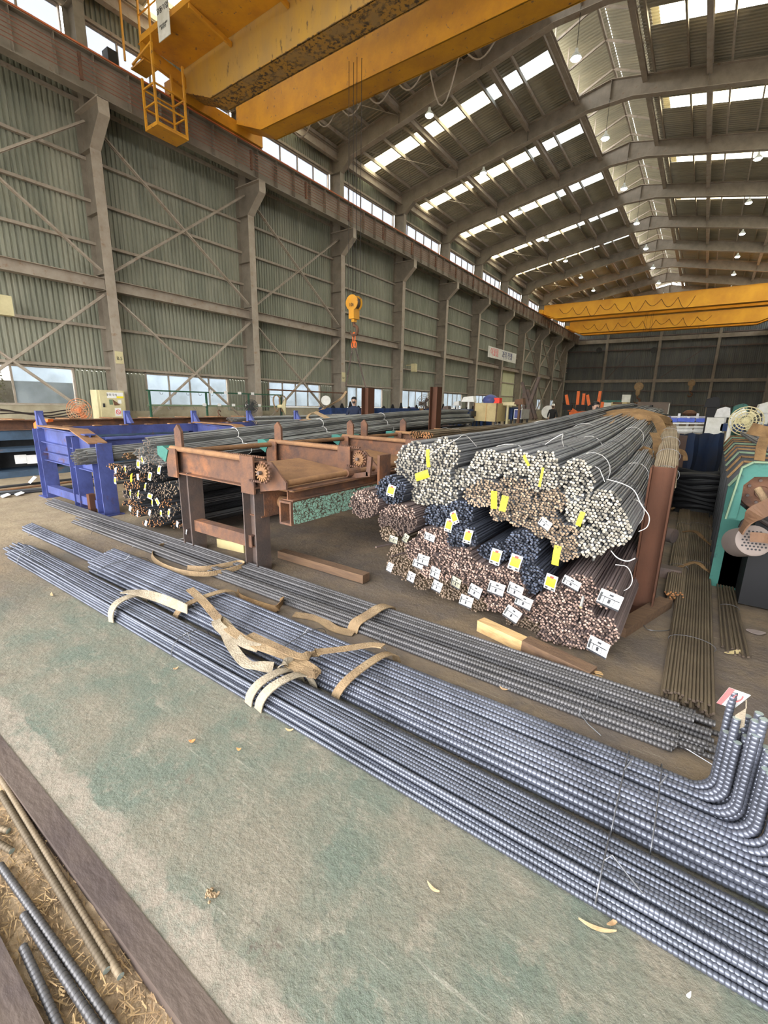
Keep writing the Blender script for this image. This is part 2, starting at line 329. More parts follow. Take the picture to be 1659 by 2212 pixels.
# left wall
wb=[(-1,3.5,6.85),(0,9.35,12.95),(1,15.35,18.95),(2,21.35,24.95),(3,27.4,31.1),(4,33.6,37.05),(5,40.0,43.4),(7,51.6,54.6),(8,57.6,60.6),(9,63.6,66.4)]
SZ,WZ=1.39,2.5
m=M(); c0=-6.0; segs=[]
y=c0
for k,a,b in wb: segs.append((y,a,0)); segs.append((a,b,1)); y=b
segs.append((y,YB,0))
for a,b,w in segs:
    if not w: corr(m,(XW,a,1.15),(0,1,0),(0,0,1),b-a,WZ-1.15)
corr(m,(XW,c0,WZ),(0,1,0),(0,0,1),YB-c0,12.1-WZ); corr(m,(XW,c0,12.98),(0,1,0),(0,0,1),YB-c0,1.35)
struct('wall_left',m,'wall_sheet','grey green corrugated steel wall')
m=M(); m.box(XW-.15,XW+.05,c0,YB,0,1.15)
for a,b,w in segs:
    if w: m.box(XW-.12,XW+.02,a,b,1.15,SZ-.06)
struct('baseboard_left',m,'concrete_wall','stained concrete upstand at the foot of the left wall')
# outside hedge and wall seen through the first window
o=M(); o.box(-19.4,-19.2,1,9,0,2.1); hw=o.top('garden_wall','hedge_wall','pale stained wall seen through the leftmost window','wall')
o=M()
for i in range(1500):
    p=V((-18.95+R.uniform(-.15,.2),R.uniform(3.2,5.3),2.9*R.random()**.6+.03)); a=V((R.uniform(-1,1),R.uniform(-1,1),R.uniform(-1,1))).normalized()*.09; b=a.cross(V((R.random(),.3,.2))).normalized()*.02
    o.add([p,p+a*.5+b,p+a,p+a*.5-b],[(0,1,2,3)])
o.top('climbing_shrub','foliage','tangled dry green creeper seen through the leftmost window','shrub',kind='stuff')
wn=0
def window(y0,y1,z0,z1,n,pane,label,x=XW,fr='dust_steel',w=.05,trans=None):
    global wn; wn+=1; m=M(); 
    m.box(x-.06,x+.07,y0,y1,z0-w,z0); m.box(x-.06,x+.07,y0,y1,z1,z1+w); m.box(x-.06,x+.07,y0-w,y0,z0-w,z1+w); m.box(x-.06,x+.07,y1,y1+w,z0-w,z1+w)
    for i in range(1,n): yy=y0+(y1-y0)*i/n; m.box(x-.03,x+.03,yy-.025,yy+.025,z0,z1)
    if trans: m.box(x-.03,x+.03,y0,y1,trans-.02,trans+.02)
    o=struct('window_%d'%wn,m,fr,label)
    for i in range(n):
        a=y0+(y1-y0)*i/n; b=y0+(y1-y0)*(i+1)/n; p=M(); p.box(x-.012,x-.006,a+.02,b-.02,z0,z1); p.part('pane',pane[i] if isinstance(pane,list) else pane,o)
for i,(k,a,b) in enumerate(wb): window(a,b,SZ,WZ,2 if i==0 else 4,['pane_clear','pane_frost'] if i==0 else 'pane_frost','frosted low window in the left wall, %s from the camera end'%ORD[i])
for k in range(-1,10):
    window(YK(k)+.35,YK(k)+5.75,12.1,12.95,5,'pane_top','clerestory window strip above the crane rail, %s bay'%ORD[k+1],w=.03)
# yellow door
m=M(); m.box(XW+.0,XW+.08,46.3,50.2,0,5.2); m.box(XW+.08,XW+.1,46.3,46.45,0,5.3); m.box(XW+.08,XW+.1,50.05,50.2,0,5.3); m.box(XW+.08,XW+.12,46.3,50.2,5.15,5.35); m.box(XW+.08,XW+.1,46.4,50.1,2.0,2.06)
struct('door_1',m,'door_cream','tall pale yellow sliding door in the left wall')
# back wall
m=M(); corr(m,(XW,YB,0),(1,0,0),(0,0,1),XR-XW,14.2,.2,.04)
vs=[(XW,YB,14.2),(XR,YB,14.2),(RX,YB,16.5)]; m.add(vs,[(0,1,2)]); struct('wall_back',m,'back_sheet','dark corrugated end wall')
m=M(); corr(m,(XR,YB,0),(0,-1,0),(0,0,1),15,12.1); corr(m,(XR,YB,12.98),(0,-1,0),(0,0,1),YB-c0,1.35); corr(m,(XR,YB-15,0),(0,-1,0),(0,0,1),YB-15-9,12.1); corr(m,(XR,9,0),(0,-1,0),(0,0,1),9-c0,12.1); struct('wall_right',m,'wall_sheet','far corner of the corrugated right wall')
m=M(); corr(m,(XR,c0,7.2),(-1,0,0),(0,0,1),XR-XW,7.0,.2,.04); m.add([(XW,c0,14.2),(XR,c0,14.2),(RX,c0,16.5)],[(0,1,2)]); struct('wall_front',m,'back_sheet','corrugated wall above the open front of the hall')
for i,x in enumerate((-12.5,-6.17,.13,5.6)):
    m=M(); m.ib((x,YB-.3,0),(x,YB-.3,ZR(x)-.4),.3,.4,.02,up=(0,1,0)); m.top('end_wall_column','grey_steel','grey steel column on the dark end wall, %s from the left'%ORD[i],'column','columns on the end wall')
for i,z in enumerate((2.2,3.97,5.3,7.2,9.4,11.0)):
    m=M(); w=.4 if i==2 else .12; m.beam((XW,YB-.2,z),(XR,YB-.2,z),.12,w); m.top('end_wall_girt','grey_steel' if i==2 else 'dark_steel',('pale wide horizontal beam across the dark end wall' if i==2 else 'thin horizontal rail on the dark end wall, %s from the floor'%ORD[i]),'beam')
m=M(); m.beam((XW,YB-.25,10.6),(XR,YB-.25,10.6),.3,.5); m.top('end_wall_girt','grey_steel','deep grey beam across the end wall at crane height','beam')
for a,b,t in (((-12,5.6),(-9,9.6),'left'),((-5.5,5.7),(-.6,9.7),'right')):
    m=M(); m.beam((a[0],YB-.35,a[1]),(b[0],YB-.35,b[1]),.04,.08); m.top('diagonal_brace','dark_steel','thin diagonal brace on the end wall, %s one'%t,'brace')
# columns
colbox=[]
for side in (0,1):
    for k in range(-1,11):
        if side and k<7: continue
        y=YK(k); X=(lambda x:x) if not side else mir; s=1 if not side else -1
        t=thing('steel_column',('brown grey steel crane column on the left wall, %s from the camera end'%ORD[k+1]) if not side else 'steel crane column on the right wall, %s from the end wall'%ORD[10-k],'column',(X(-17.3),y,0),'columns along the left wall' if not side else 'columns along the right wall')
        m=M(); xi=X(-16.88); xo=X(-17.62)
        m.box(*sorted((xi,xi-s*.02)),y-.16,y+.16,0,9.16)
        # cranked flange out to the bracket nose
        m.add([(xi,y-.16,9.16),(xi,y+.16,9.16),(X(-16.1),y+.16,9.85),(X(-16.1),y-.16,9.85),(xi-s*.02,y-.16,9.17),(xi-s*.02,y+.16,9.17),(X(-16.12),y+.16,9.87),(X(-16.12),y-.16,9.87)],[(0,1,2,3),(7,6,5,4),(0,3,7,4),(1,5,6,2)])
        m.box(*sorted((X(-16.1),X(-16.12))),y-.16,y+.16,9.85,10.28); m.box(*sorted((X(-16.1),X(-17.6))),y-.16,y+.16,10.26,10.3)
        m.part('inner_flange','dust_steel',t)
        m=M(); m.box(*sorted((xo,xi-s*.02)),y-.01,y+.01,0,10.3); m.prism([(X(-16.9),y-.011,9.18),(X(-16.12),y-.01,9.87),(X(-16.12),y-.01,10.26),(X(-16.9),y-.01,10.26)],(0,.02,0))
        for z in (1.3,3.2,5.1,5.6,7.4,9.16): m.box(*sorted((xo,xi-s*.02)),y-.15,y+.15,z-.008,z+.008)
        m.box(*sorted((X(-17.62),X(-17.64))),y-.16,y+.16,0,13.9)
        m.part('web','grey_steel',t)
        m=M(); m.box(*sorted((X(-16.95),X(-16.97))),y-.15,y+.15,10.3,13.0); m.box(*sorted((X(-16.97),X(-17.60))),y-.01,y+.01,10.3,12.95)
        m.box(*sorted((X(-16.97),X(-17.62))),y-.15,y+.15,12.98,13.0)
        m.prism([(X(-16.96),y-.014,12.95),(X(-16.3),y-.014,13.47),(X(-16.3),y-.014,14.15),(X(-17.6),y-.014,13.95),(X(-17.6),y-.014,12.95)],(0,.028,0))
        m.add([(X(-16.95),y-.15,12.95),(X(-16.95),y+.15,12.95),(X(-16.28),y+.15,13.48),(X(-16.28),y-.15,13.48)],[(0,1,2,3)])
        m.part('upper_column','grey_steel',t)
        m=M(); m.box(*sorted((X(-16.86),X(-17.3))),y-.2,y+.2,0,.03); m.part('base_plate','dark_steel',t)
# rafters
for k in range(-1,11):
    y=YK(k); t=thing('roof_rafter','dusty grey steel portal rafter, %s from the camera end'%ORD[k+1],'roof beam',(RX,y,15.5),'portal rafters')
    for s,nm in ((1,'left'),(-1,'right')):
        x0,x1=(-16.3,RX) if s>0 else (mir(-16.3),RX)
        m=M(); zb=lambda x:ZR(x)-.95; zt=lambda x:ZR(x)-.2
        # haunch deeper at apex
        xa=RX-s*.95
        m.prism([(x0,y-.008,zb(x0)),(xa,y-.008,zb(xa)),(x1,y-.008,zb(xa)-.0),(x1,y-.008,zt(x1)),(x0-s*1.3,y-.008,zt(x0-s*1.3)),(x0-s*1.3,y-.008,zb(x0))],(0,.016,0))
        m.part('web','grey_steel',t)
        m=M(); m.beam((x0,y,zb(x0)),(xa,y,zb(xa)),.3,.02,up=(0,0,1)); m.beam((xa,y,zb(xa)),(RX,y,zb(xa)),.3,.02); m.beam((x0-s*1.3,y,zt(x0-s*1.3)),(RX,y,zt(RX)),.3,.02)
        m.part('flange','dust_steel',t)
    for x in (-13.5,-9.57,RX,-1.98,1.9): m=M(); m.box(x-.008,x+.008,y-.14,y+.14,ZR(x)-.93,ZR(x)-.22); m.part('stiffener','grey_steel',t)
# longitudinal roof members
px=[-17.3,-16.6,-15.3,-14.15,-12.75,-11.6,-10.35,-8.85,-7.55]
for x in px+[mir(a) for a in px]:
    m=M(); z=ZR(x)-.12; m.chan((x,c0,z),(x,YB,z),.07,.16,.008); m.top('roof_purlin','dust_steel','thin steel purlin under the roof sheets running the length of the hall','purlin','roof purlins')
for x,nm in ((-13.5,'nearest the left wall'),(-9.57,'left of the ridge'),(-7.25,'at the left edge of the ridge opening'),(-4.4,'at the right edge of the ridge opening'),(-1.98,'right of the ridge'),(1.9,'farthest right')):
    m=M(); z=ZR(x)-.33; m.ib((x,c0,z),(x,YB,z),.2,.3 if abs(x-RX)>2 else .22,.015); m.top('longitudinal_beam','dust_steel','pale steel beam running the length of the roof, %s'%nm,'roof beam')
for s in (0,1):
    x=-17.25 if not s else mir(-17.25)
    m=M(); m.ib((x,c0,13.72),(x,YB,13.72),.22,.4,.015); m.top('eave_beam','dust_steel','deep pale eave beam above the %s clerestory'%('left' if not s else 'right'),'roof beam')
# roof sheets + skylights
rl=M(); rr=M()
for k in range(-2,11):
    ya=YK(k); yb=YK(k+1) if k<10 else YB; s0,s1=ya+2.3,ya+3.25
    if yb<c0: continue
    for mm,s in ((rl,1),(rr,-1)):
        xe=-17.75 if s>0 else mir(-17.75); xi=-7.3 if s>0 else -4.3
        d=V((xi-xe,0,ZR(xi)-ZR(xe)))
        def strip(a,b,f0=0,f1=1,mm=mm,d=d,xe=xe):
            if b<=a: return
            corr(mm,(xe+d.x*f0,b,ZR(xe)+d.z*f0),(0,-1,0),d,b-a,d.length*(f1-f0),.19,.035) if d.x>0 else corr(mm,(xe+d.x*f0,a,ZR(xe)+d.z*f0),(0,1,0),d,b-a,d.length*(f1-f0),.19,.035)
        if k>=10: strip(ya,yb); continue
        strip(ya,s0); strip(s1,yb); strip(s0,s1,0,.02 if s>0 else .02); strip(s0,s1,.965,1)
        if k==-2: continue
        q=M(); 
        def sk(f0,f1,name,q=None,mm=mm,d=d,xe=xe,s0=s0,s1=s1):
            q=M(); P=V((xe,0,ZR(xe)+.01)); a=P+d*f0; b=P+d*f1
            q.add([(a.x,s0,a.z),(b.x,s0,b.z),(b.x,s1,b.z),(a.x,s1,a.z)],[(0,1,2,3)])
            return q
        wn+=1
        if s>0:
            f=sk(.02,.70,'')
            o=struct('window_%d'%wn,f,'sky_yellow','yellowed roof skylight strip, left slope, %s bay'%ORD[k+1]); sk(.705,.965,'').part('pane','sky_blue',o,label='clearer bluish skylight sheet')
        else: struct('window_%d'%wn,sk(.02,.965,''),'sky_yellow','roof skylight strip, right slope, %s bay'%ORD[k+1])
struct('ceiling',rl,'roof_sheet','corrugated roof sheets of the left slope'); struct('ceiling_right',rr,'roof_sheet','corrugated roof sheets of the right slope')
m=M(); # raised ridge monitor
for s in (1,-1):
    xe=RX-s*1.9; z0=ZR(RX)+.55; d=V((s*1.9,0,.36))
    if s>0: corr(m,(xe,YB,z0),(0,-1,0),d,YB-c0,d.length,.19,.035)
    else: corr(m,(xe,c0,z0),(0,1,0),d,YB-c0,d.length,.19,.035)
corr(m,(-4.3,c0,ZR(-4.3)),(0,1,0),(0,0,1),YB-c0,.62,.19,.035)
struct('ceiling_ridge',m,'roof_sheet','raised ridge ventilator roof')
m=M()
for k in range(-1,11):
    for dy in (0,2,4):
        y=YK(k)+dy
        if y>YB: continue
        m.beam((-7.3,y,ZR(-7.3)-.1),(RX,y,ZR(RX)+.25),.06,.08); m.beam((-4.3,y,ZR(-4.3)-.1),(RX,y,ZR(RX)+.25),.06,.08); m.beam((-7.3,y,ZR(-7.3)-.1),(-7.3,y,ZR(RX)+.5),.05,.05)
        if dy==0: m.beam((-7.3,y,ZR(-7.3)-.1),(-6.4,y+1.6,ZR(RX)+.7),.05,.05)
m.beam((RX,c0,ZR(RX)+.3),(RX,YB,ZR(RX)+.3),.08,.12)
m.top('ridge_vent_frame','dust_steel','light steel framing inside the ridge ventilator','roof frame')
for k in range(-1,10):
    for j,(a,b) in enumerate((((-16.4,0),(-13.6,6)),((-13.6,0),(-16.4,6)))):
        m=M(); m.tube([(a[0],YK(k)+a[1],ZR(a[0])-.5),(b[0],YK(k)+b[1],ZR(b[0])-.5)],.014,5); m.top('roof_tie_rod','dust_steel','thin crossed tie rod under the left roof slope','tie rod','roof tie rods')
# wall girts, main beam, braces
for i,z in enumerate((2.62,3.97,6.6,7.87,9.07,10.65)):
    m=M(); m.chan((-17.6,c0,z),(-17.6,YB,z),.12,.09,.008); m.top('wall_girt','dust_steel','thin horizontal steel girt on the left wall, %s from the floor'%ORD[i],'wall rail')
m=M(); m.chan((-17.62,c0,13.05),(-17.62,YB,13.05),.1,.1,.008); m.top('wall_girt','dust_steel','thin girt above the clerestory windows','wall rail')
for k in range(-1,10):
    m=M(); m.ib((-17.25,YK(k)+.02,5.31),(-17.25,YK(k+1)-.02,5.31),.3,.36,.018); m.top('wall_beam','dust_steel','wide pale horizontal beam between left wall columns, %s bay'%ORD[k+1],'beam','wall beams')
def brace(k,a,b,nm):
    m=M(); m.beam((-17.15,YK(k)+a[0],a[1]),(-17.15+.05,YK(k)+b[0],b[1]),.05,.13,up=(1,0,0)); m.beam((-17.15,YK(k)+a[0],a[1]),(-17.15+.05,YK(k)+b[0],b[1]),.09,.014,up=(1,0,0))
    m.top('diagonal_brace','dust_steel','pale diagonal angle brace on the left wall, %s bay, %s'%(ORD[k+1],nm),'brace','left wall diagonal braces')
for k in (-1,0,1,7,8,9):
    brace(k,(.2,9.9),(5.85,5.7),'upper, falling away'); brace(k,(.2,5.7),(5.85,9.9),'upper, rising away'); brace(k,(.2,4.95),(5.85,.3),'lower, falling away'); brace(k,(.2,.3),(5.85,4.95),'lower, rising away')
# crane runways
for s in (0,1):
    X=(lambda x:x) if not s else mir; nm='left' if not s else 'right'
    t=thing('crane_runway','grey steel crane runway girder along the %s wall'%nm,'crane runway',(X(-16.4),30,10.3))
    m=M(); m.ib((X(-16.35),c0,10.83),(X(-16.35),YB-.4,10.83),.34,1.05,.025); m.part('girder','grey_steel',t)
    m=M(); m.chan((X(-17.0),c0,11.25),(X(-17.0),YB-.4,11.25),.9,.12,.01); m.part('walkway','grey_steel',t)
    m=M(); m.beam((X(-16.35),c0,11.4),(X(-16.35),YB-.4,11.4),.07,.09); m.part('rail','rail_orange',t,label='orange rusty crane rail')
    if s: continue
    for i in range(0,76):
        y=c0+.95+i; m=M(); m.box(-16.34,-16.17,y-.008,y+.008,10.33,11.32); m.part('stiffener','grey_steel',t)
    bb=[]
    for i in range(6):
        z=10.50+i*.11; m=M(); m.tube([(-16.06,c0,z),(-16.06,YB-1,z)],.012,6,mi=0); m.part('busbar','busbar',t)
    for i in range(24):
        y=c0+1.5+i*3; m=M(); m.box(-16.09,-16.03,y-.04,y+.04,10.44,11.1); m.part('busbar_hanger','rust',t)
    m=M(); m.box(-16.14,-16.10,c0,YB-1,11.33,11.37); m.part('orange_strip','rail_orange',t)
# lamps
def lamp(x,y,z,lab):
    t=thing('high_bay_lamp',lab,'lamp',(x,y,z),'high bay lamps')
    m=M(); m.lathe((x,y,z),(0,0,1),[(0,.19),(.02,.2),(.12,.13),(.2,.06),(.3,.055),(.31,.01)],20); m.part('shade','lamp_white',t,True)
    m=M(); m.lathe((x,y,z),(0,0,-1),[(-.01,.17),(.04,.14),(.07,.02)],16); m.part('bulb','lamp_glow',t,True)
    m=M(); m.tube([(x,y,z+.3),(x,y,ZR(x)-.95)],.01,5); m.part('cord','black',t)
i=0
for k in range(1,11):
    for x,nm in ((-11.9,'left row'),(-5.8,'middle row under the ridge'),(.25,'right row')):
        if k<2 and x>-10: continue
        lamp(x,YK(k)-.05,13.95,'glowing high bay lamp in the %s, hung from the %s rafter'%(nm,ORD[k+1]))
# cranes
def crane(yc,gap,h0,h1,mt,mb,name,lab,near=False):
    t=thing('overhead_crane',lab,'overhead crane',(RX,yc,11.5))
    for s,dy in ((-1,-gap/2),(1,gap/2)):
        y=yc+dy; w=.36; a=-14.8; b=mir(-14.8); e=-16.15; f=mir(e); m=M()
        pr=[(e,0,h0+.55),(a,0,h0),(b,0,h0),(f,0,h0+.55),(f,0,h1),(e,0,h1)]
        m.prism([(p[0],y-w,p[2]) for p in pr],(0,.02,0)); m.prism([(p[0],y+w-.02,p[2]) for p in pr],(0,.02,0))
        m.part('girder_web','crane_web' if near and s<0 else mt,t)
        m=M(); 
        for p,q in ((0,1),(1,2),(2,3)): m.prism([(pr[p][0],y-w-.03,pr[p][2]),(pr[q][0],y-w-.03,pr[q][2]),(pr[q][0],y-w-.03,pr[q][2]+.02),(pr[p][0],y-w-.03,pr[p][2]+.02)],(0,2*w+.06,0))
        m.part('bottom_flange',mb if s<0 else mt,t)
        m=M(); m.box(e,f,y-w-.05,y+w+.05,h1,h1+.02); m.beam((e,y,h1+.05),(f,y,h1+.05),.06,.08); m.part('top_flange',mt,t)
    for x in (-16.35,mir(-16.35)):
        m=M(); m.box(x-.17,x+.17,yc-gap/2-.9,yc+gap/2+.9,11.5,11.9); m.part('end_truck',mt,t)
        for yy in (-gap/2-.6,gap/2+.6):
            q=M(); q.cyl((x,yc+yy,11.6),(1,0,0),.17,.1,18); q.part('wheel','dark_steel',t)
    return t
nc=crane(12.28,2.08,11.2,12.75,'crane_yellow','crane_soot','near','big yellow overhead crane close above with sooty underside',True)
# walkway on the near side of the near crane
y0,y1=9.45,10.86
m=M(); m.box(-16.2,4,y0,y1,12.42,12.44); m.box(-16.2,4,y0-.02,y0,12.42,12.58); m.part('walkway','crane_yellow',nc)
for x in (-16.15,-13.6,-11.1,-8.6,-6.1,-3.6):
    m=M(); m.beam((x,y0,12.36),(x,y1,12.2),.07,.12); m.part('walkway_bracket','crane_yellow',nc)
m=M(); m.chan((-16.15,y0-.1,12.2),(-16.15,y1+.1,12.0),.14,.3,.012); m.box(-16.9,-16.1,y0,y0+.5,11.95,12.0); m.part('end_bracket','crane_yellow',nc)
for x,yy in ((-16.2,y0),(-15.6,y0),(-16.75,y0-.25)):
    m=M(); m.beam((x,yy,12.0),(x+.02,yy,13.6),.05,.05); m.part('handrail_post','crane_yellow',nc)
m=M(); m.beam((-16.2,y0,13.55),(-2,y0,13.55),.04,.04); m.beam((-16.2,y0,13.1),(-2,y0,13.1),.03,.03); m.part('handrail','crane_yellow',nc)
# maintenance cage
cx0,cx1,cy0,cy1,cz0,cz1=-15.95,-15.3,9.25,10.25,9.95,12.0
cg=M()
for x,y,z in ((cx0,cy0,11.3),(cx1,cy0,12.0),(cx1,cy1,11.9),(cx0,cy1,11.9)): cg.beam((x,y,cz0),(x,y,z),.06,.06)
for z in (cz0+.03,10.5,11.0):
    for a,b in (((cx0,cy0),(cx1,cy0)),((cx1,cy0),(cx1,cy1)),((cx1,cy1),(cx0,cy1)),((cx0,cy1),(cx0,cy0))): cg.beam((a[0],a[1],z),(b[0],b[1],z),.04,.04)
cg.beam((cx1,cy0,12.0),(cx0-.3,cy0-.1,11.7),.05,.05); cg.part('cage_frame','crane_yellow',nc)
m=M(); m.box(cx0-.03,cx1+.03,cy0-.03,cy1+.03,cz0-.06,cz0); m.part('cage_floor','crane_yellow',nc)
m=M(); m.box(-16.85,-16.5,8.55,8.85,11.55,11.95); m.part('motor_box','black',nc)
m=M()
# festoon cable loops under far girder
for j in range(7):
    xa=-14.0+j*1.15; pts=[(xa+i*1.0/8,13.75,11.35-.38*math.sin(math.pi*i/8)*(1.0 if j!=5 else 3.0)) for i in range(9)]; m.tube(pts,.022,6)
m.part('festoon_cable','dust_steel',nc,True)
# sign board on the crane handrail
sg=M(); p=U(349,12,'Y',9.3); sgn=thing('crane_sign','white sign board with black lettering hung on the crane walkway rail, top left','sign',p)
rt=V((1,0,0)); w_,h_=.62,1.0
m=M(); m.box(p.x-.33,p.x+.28,9.33,9.35,p.z-.75,p.z+.6); m.part('board','white_paint',sgn)
textmesh('장동기업',.17,sgn,'lettering','ink',(p.x-.02,9.32,p.z-.05),(1,0,0),(0,0,1)); textmesh('T.051-831-6021\n환경안전',.07,sgn,'small_lettering','ink',(p.x-.02,9.32,p.z-.45),(1,0,0),(0,0,1))
def festoon(t,y,x0,n,z,mt='rubber_cable',d=1.0,dx=1.35):
    m=M()
    for j in range(n): m.tube([(x0+dx*j+dx*i/10,y,z-d*(.55+.45*((j*7)%3)/2)*math.sin(math.pi*i/10)) for i in range(11)],.018,5)
    m.part('festoon_cable',mt,t,True)
f1=crane(54.6,2.0,10.95,12.35,'crane_far','crane_far','far','far yellow overhead crane, upper one in view'); festoon(f1,53.2,-14.5,9,11.9)
f2=crane(66.2,2.0,10.95,12.35,'crane_far','crane_far','far','farthest yellow overhead crane, lower one in view'); festoon(f2,64.8,-14.5,10,11.9)
# sign banner across two columns
t=thing('wall_banner','long white banner with red and purple Korean lettering on the left wall columns','banner',(-16.8,43.8,6.3)); m=M(); m.box(-16.82,-16.80,40.1,47.5,5.9,6.85); m.part('cloth','white_paint',t)
textmesh('이물질',.72,t,'red_lettering','pink_ink',(-16.78,41.6,6.38),(0,1,0),(0,0,1)); textmesh('과의 전쟁',.72,t,'purple_lettering','blue_steel',(-16.78,44.9,6.38),(0,1,0),(0,0,1))
t=thing('column_sign','cream plate reading B.5 on the second column from the left','sign',(-16.87,8.05,2.96)); m=M(); m.box(-16.88,-16.86,7.92,8.18,2.76,3.16); m.part('plate','cream',t); textmesh('B.5',.15,t,'lettering','ink',(-16.855,8.05,2.93),(0,1,0),(0,0,1))
t=thing('column_sign','small cream number plate on the fourth column from the left','sign',(-16.87,20.05,3.0)); m=M(); m.box(-16.88,-16.86,19.9,20.2,2.75,3.25); m.part('plate','cream',t); textmesh('B.7',.15,t,'lettering','ink',(-16.855,20.05,2.95),(0,1,0),(0,0,1))
# hook blocks
def hook(x,y,zt,s=1,rope_top=11.3,lab='',mt='crane_yellow',txt=True,chain=True):
    t=thing('hook_block',lab,'crane hook',(x,y,zt))
    for sg in (-1,1):
        m=M(); m.lathe((x,y+sg*.09*s,zt),(0,sg,0),[(0,.21*s),(.03,.21*s),(.04,.17*s),(.05,.05*s)],24); m.part('sheave_cover',mt,t,True)
    m=M(); m.cyl((x,y,zt),(0,1,0),.17*s,.16*s,20); m.part('sheave','dark_steel',t)
    m=M(); m.box(x-.09*s,x+.09*s,y-.13*s,y+.13*s,zt-.42*s,zt-.15*s); m.box(x-.05*s,x+.05*s,y-.06*s,y+.06*s,zt-.5*s,zt-.4*s); m.part('block_yoke',mt,t)
    m=M(); pts=[(x,y,zt-.45*s),(x,y,zt-.58*s)]+[(x+.13*s*math.sin(a),y,zt-.72*s+.13*s*math.cos(a)) for a in [i*.3 for i in range(0,17)]]; m.tube(pts,[.04*s]*2+[.045*s]*13+[.03*s,.02*s,.015*s,.012*s],10); m.part('hook','rust',t,True)
    m=M(); 
    for a,b in ((-.16,-.05),(-.09,.05),(.1,-.05),(.17,.05)): m.tube([(x+a*s,y+b*s,zt),(x+a*s*1.0,y+b*s,rope_top)],.009,5)
    m.part('rope','rubber_cable',t)
    if txt: textmesh('10t',.13*s,t,'lettering','ink',(x+.02,y-.15*s,zt-.08),(1,0,0),(0,0,1))
    return t
hx=U(765,655,'Y',12.28)
hook(hx.x,12.28,hx.z,1.15,lab='yellow ten tonne hook block hanging from the near crane')
# chain sling from the hook
def chain(m,a,b,n,r=.012,l=.05):
    a=V(a);b=V(b)
    for i in range(n):
        c=a.lerp(b,(i+.5)/n); d=(b-a).normalized(); s=d.cross(V((0,1,0))).normalized() if i%2 else V((0,1,0)); ln=(b-a).length/n*.62
        m.tube([c+d*ln*math.cos(q)+s*ln*.5*math.sin(q) for q in [k*math.pi/4 for k in range(8)]],r,5,closed=True)
t=thing('chain_sling','two leg chain sling with red links hanging from the yellow hook','chain sling',(hx.x,12.28,hx.z-1))
z=hx.z-.95; m=M(); m.tube([(hx.x+.05*math.cos(q),12.28,z-.1+.16*math.sin(q)) for q in [k*math.pi/6 for k in range(12)]],.02,6,closed=True); m.tube([(hx.x-.06+.04*math.cos(q),12.28,z-.33+.1*math.sin(q)) for q in [k*math.pi/6 for k in range(12)]],.016,6,closed=True); m.tube([(hx.x+.06+.04*math.cos(q),12.28,z-.33+.1*math.sin(q)) for q in [k*math.pi/6 for k in range(12)]],.016,6,closed=True); m.part('red_link','orange',t,True)
e1=U(747,835,'Y',12.2); e2=U(790,838,'Y',12.35)
m=M(); chain(m,(hx.x-.06,12.28,z-.42),e1,30); m.part('chain_leg','dark_steel',t); m=M(); chain(m,(hx.x+.06,12.28,z-.42),e2,30); m.part('chain_leg','dark_steel',t)
p=U(1380,835,'Y',54.6); hook(p.x,54.6,p.z,2.0,lab='small pale hook block hanging in front of the end wall, left one',mt='sling_tan',txt=False)
p=U(1494,828,'Y',66.2); hook(p.x,66.2,p.z,1.8,lab='small pale hook block hanging in front of the end wall, right one',mt='sling_tan',txt=False)
for i,(x_,y_) in enumerate(((1295,757),(1413,757))):
    p=U(x_,y_,'Y',71.0); m=M(); m.lathe(p,(0,-1,0),[(0,.25),(.3,.38),(.32,.36),(.33,.02)],16); m.beam(p,p+V((0,.6,0)),.1,.1); m.top('wall_flood_lamp','dark_grey','round grey flood lamp on the end wall, %s one'%('left','right')[i],'lamp','end wall lamps')
# ================================================================ rebar in the foreground
def ribbed(L,r,pitch,n=9,wob=.003,seed=0,bend=None,plain=0):
    """a ribbed bar from x=0 to x=L (bend: (leg length, radius) turns the end up)"""
    rr=random.Random(seed); a1,a2,p1,p2=rr.uniform(.4,1)*wob,rr.uniform(.4,1)*wob,rr.uniform(0,6),rr.uniform(0,6)
    pts=[];rad=[]
    def cp(x): 
        w=min(1,max(0,(L-x)/.5)) if bend else 1
        return V((x,a1*math.sin(x*1.3+p1)*w,a2*math.sin(x*1.7+p2)*w))
    def cen(s):
        if not bend: return cp(s)
        leg,br=bend; Ls=L-br
        if s<=Ls: return cp(s)
        q=s-Ls; arc=br*math.pi/2
        if q<=arc: an=q/br; return V((Ls+br*math.sin(an),0,br*(1-math.cos(an))))
        return V((L,0,br+q-arc))
    tot=L if not bend else L-bend[1]+bend[1]*math.pi/2+bend[0]-bend[1]
    s=0; pat=((0,.83),(.15,1.0),(.5,1.035),(.85,1.0))
    while s<tot:
        for a,f in pat:
            q=s+a*pitch
            if q<tot: pts.append(cen(q)); rad.append(r*f)
        s+=pitch
    pts.append(cen(tot)); rad.append(r*.96)
    m=M(); m.tube(pts,rad,n,True,0,1); return m
def bset(par,name,items,meshes,smooth=True):
    """items: (mesh index, location, rotation about its own axis)"""
    off=WL[par.name]
    for i,loc,rx in items:
        o=bpy.data.objects.new(name,meshes[i]); COL.objects.link(o); o.parent=par; o.location=V(loc)-off; o.rotation_euler=rx if isinstance(rx,tuple) else (rx,0,0)
def tie(par,name,ring,r=.0028,mt='wire',tail=None):
    m=M(); m.tube(ring,r,5,closed=True)
    if tail: m.tube(tail,r,5)
    m.part(name,mt,par,True)
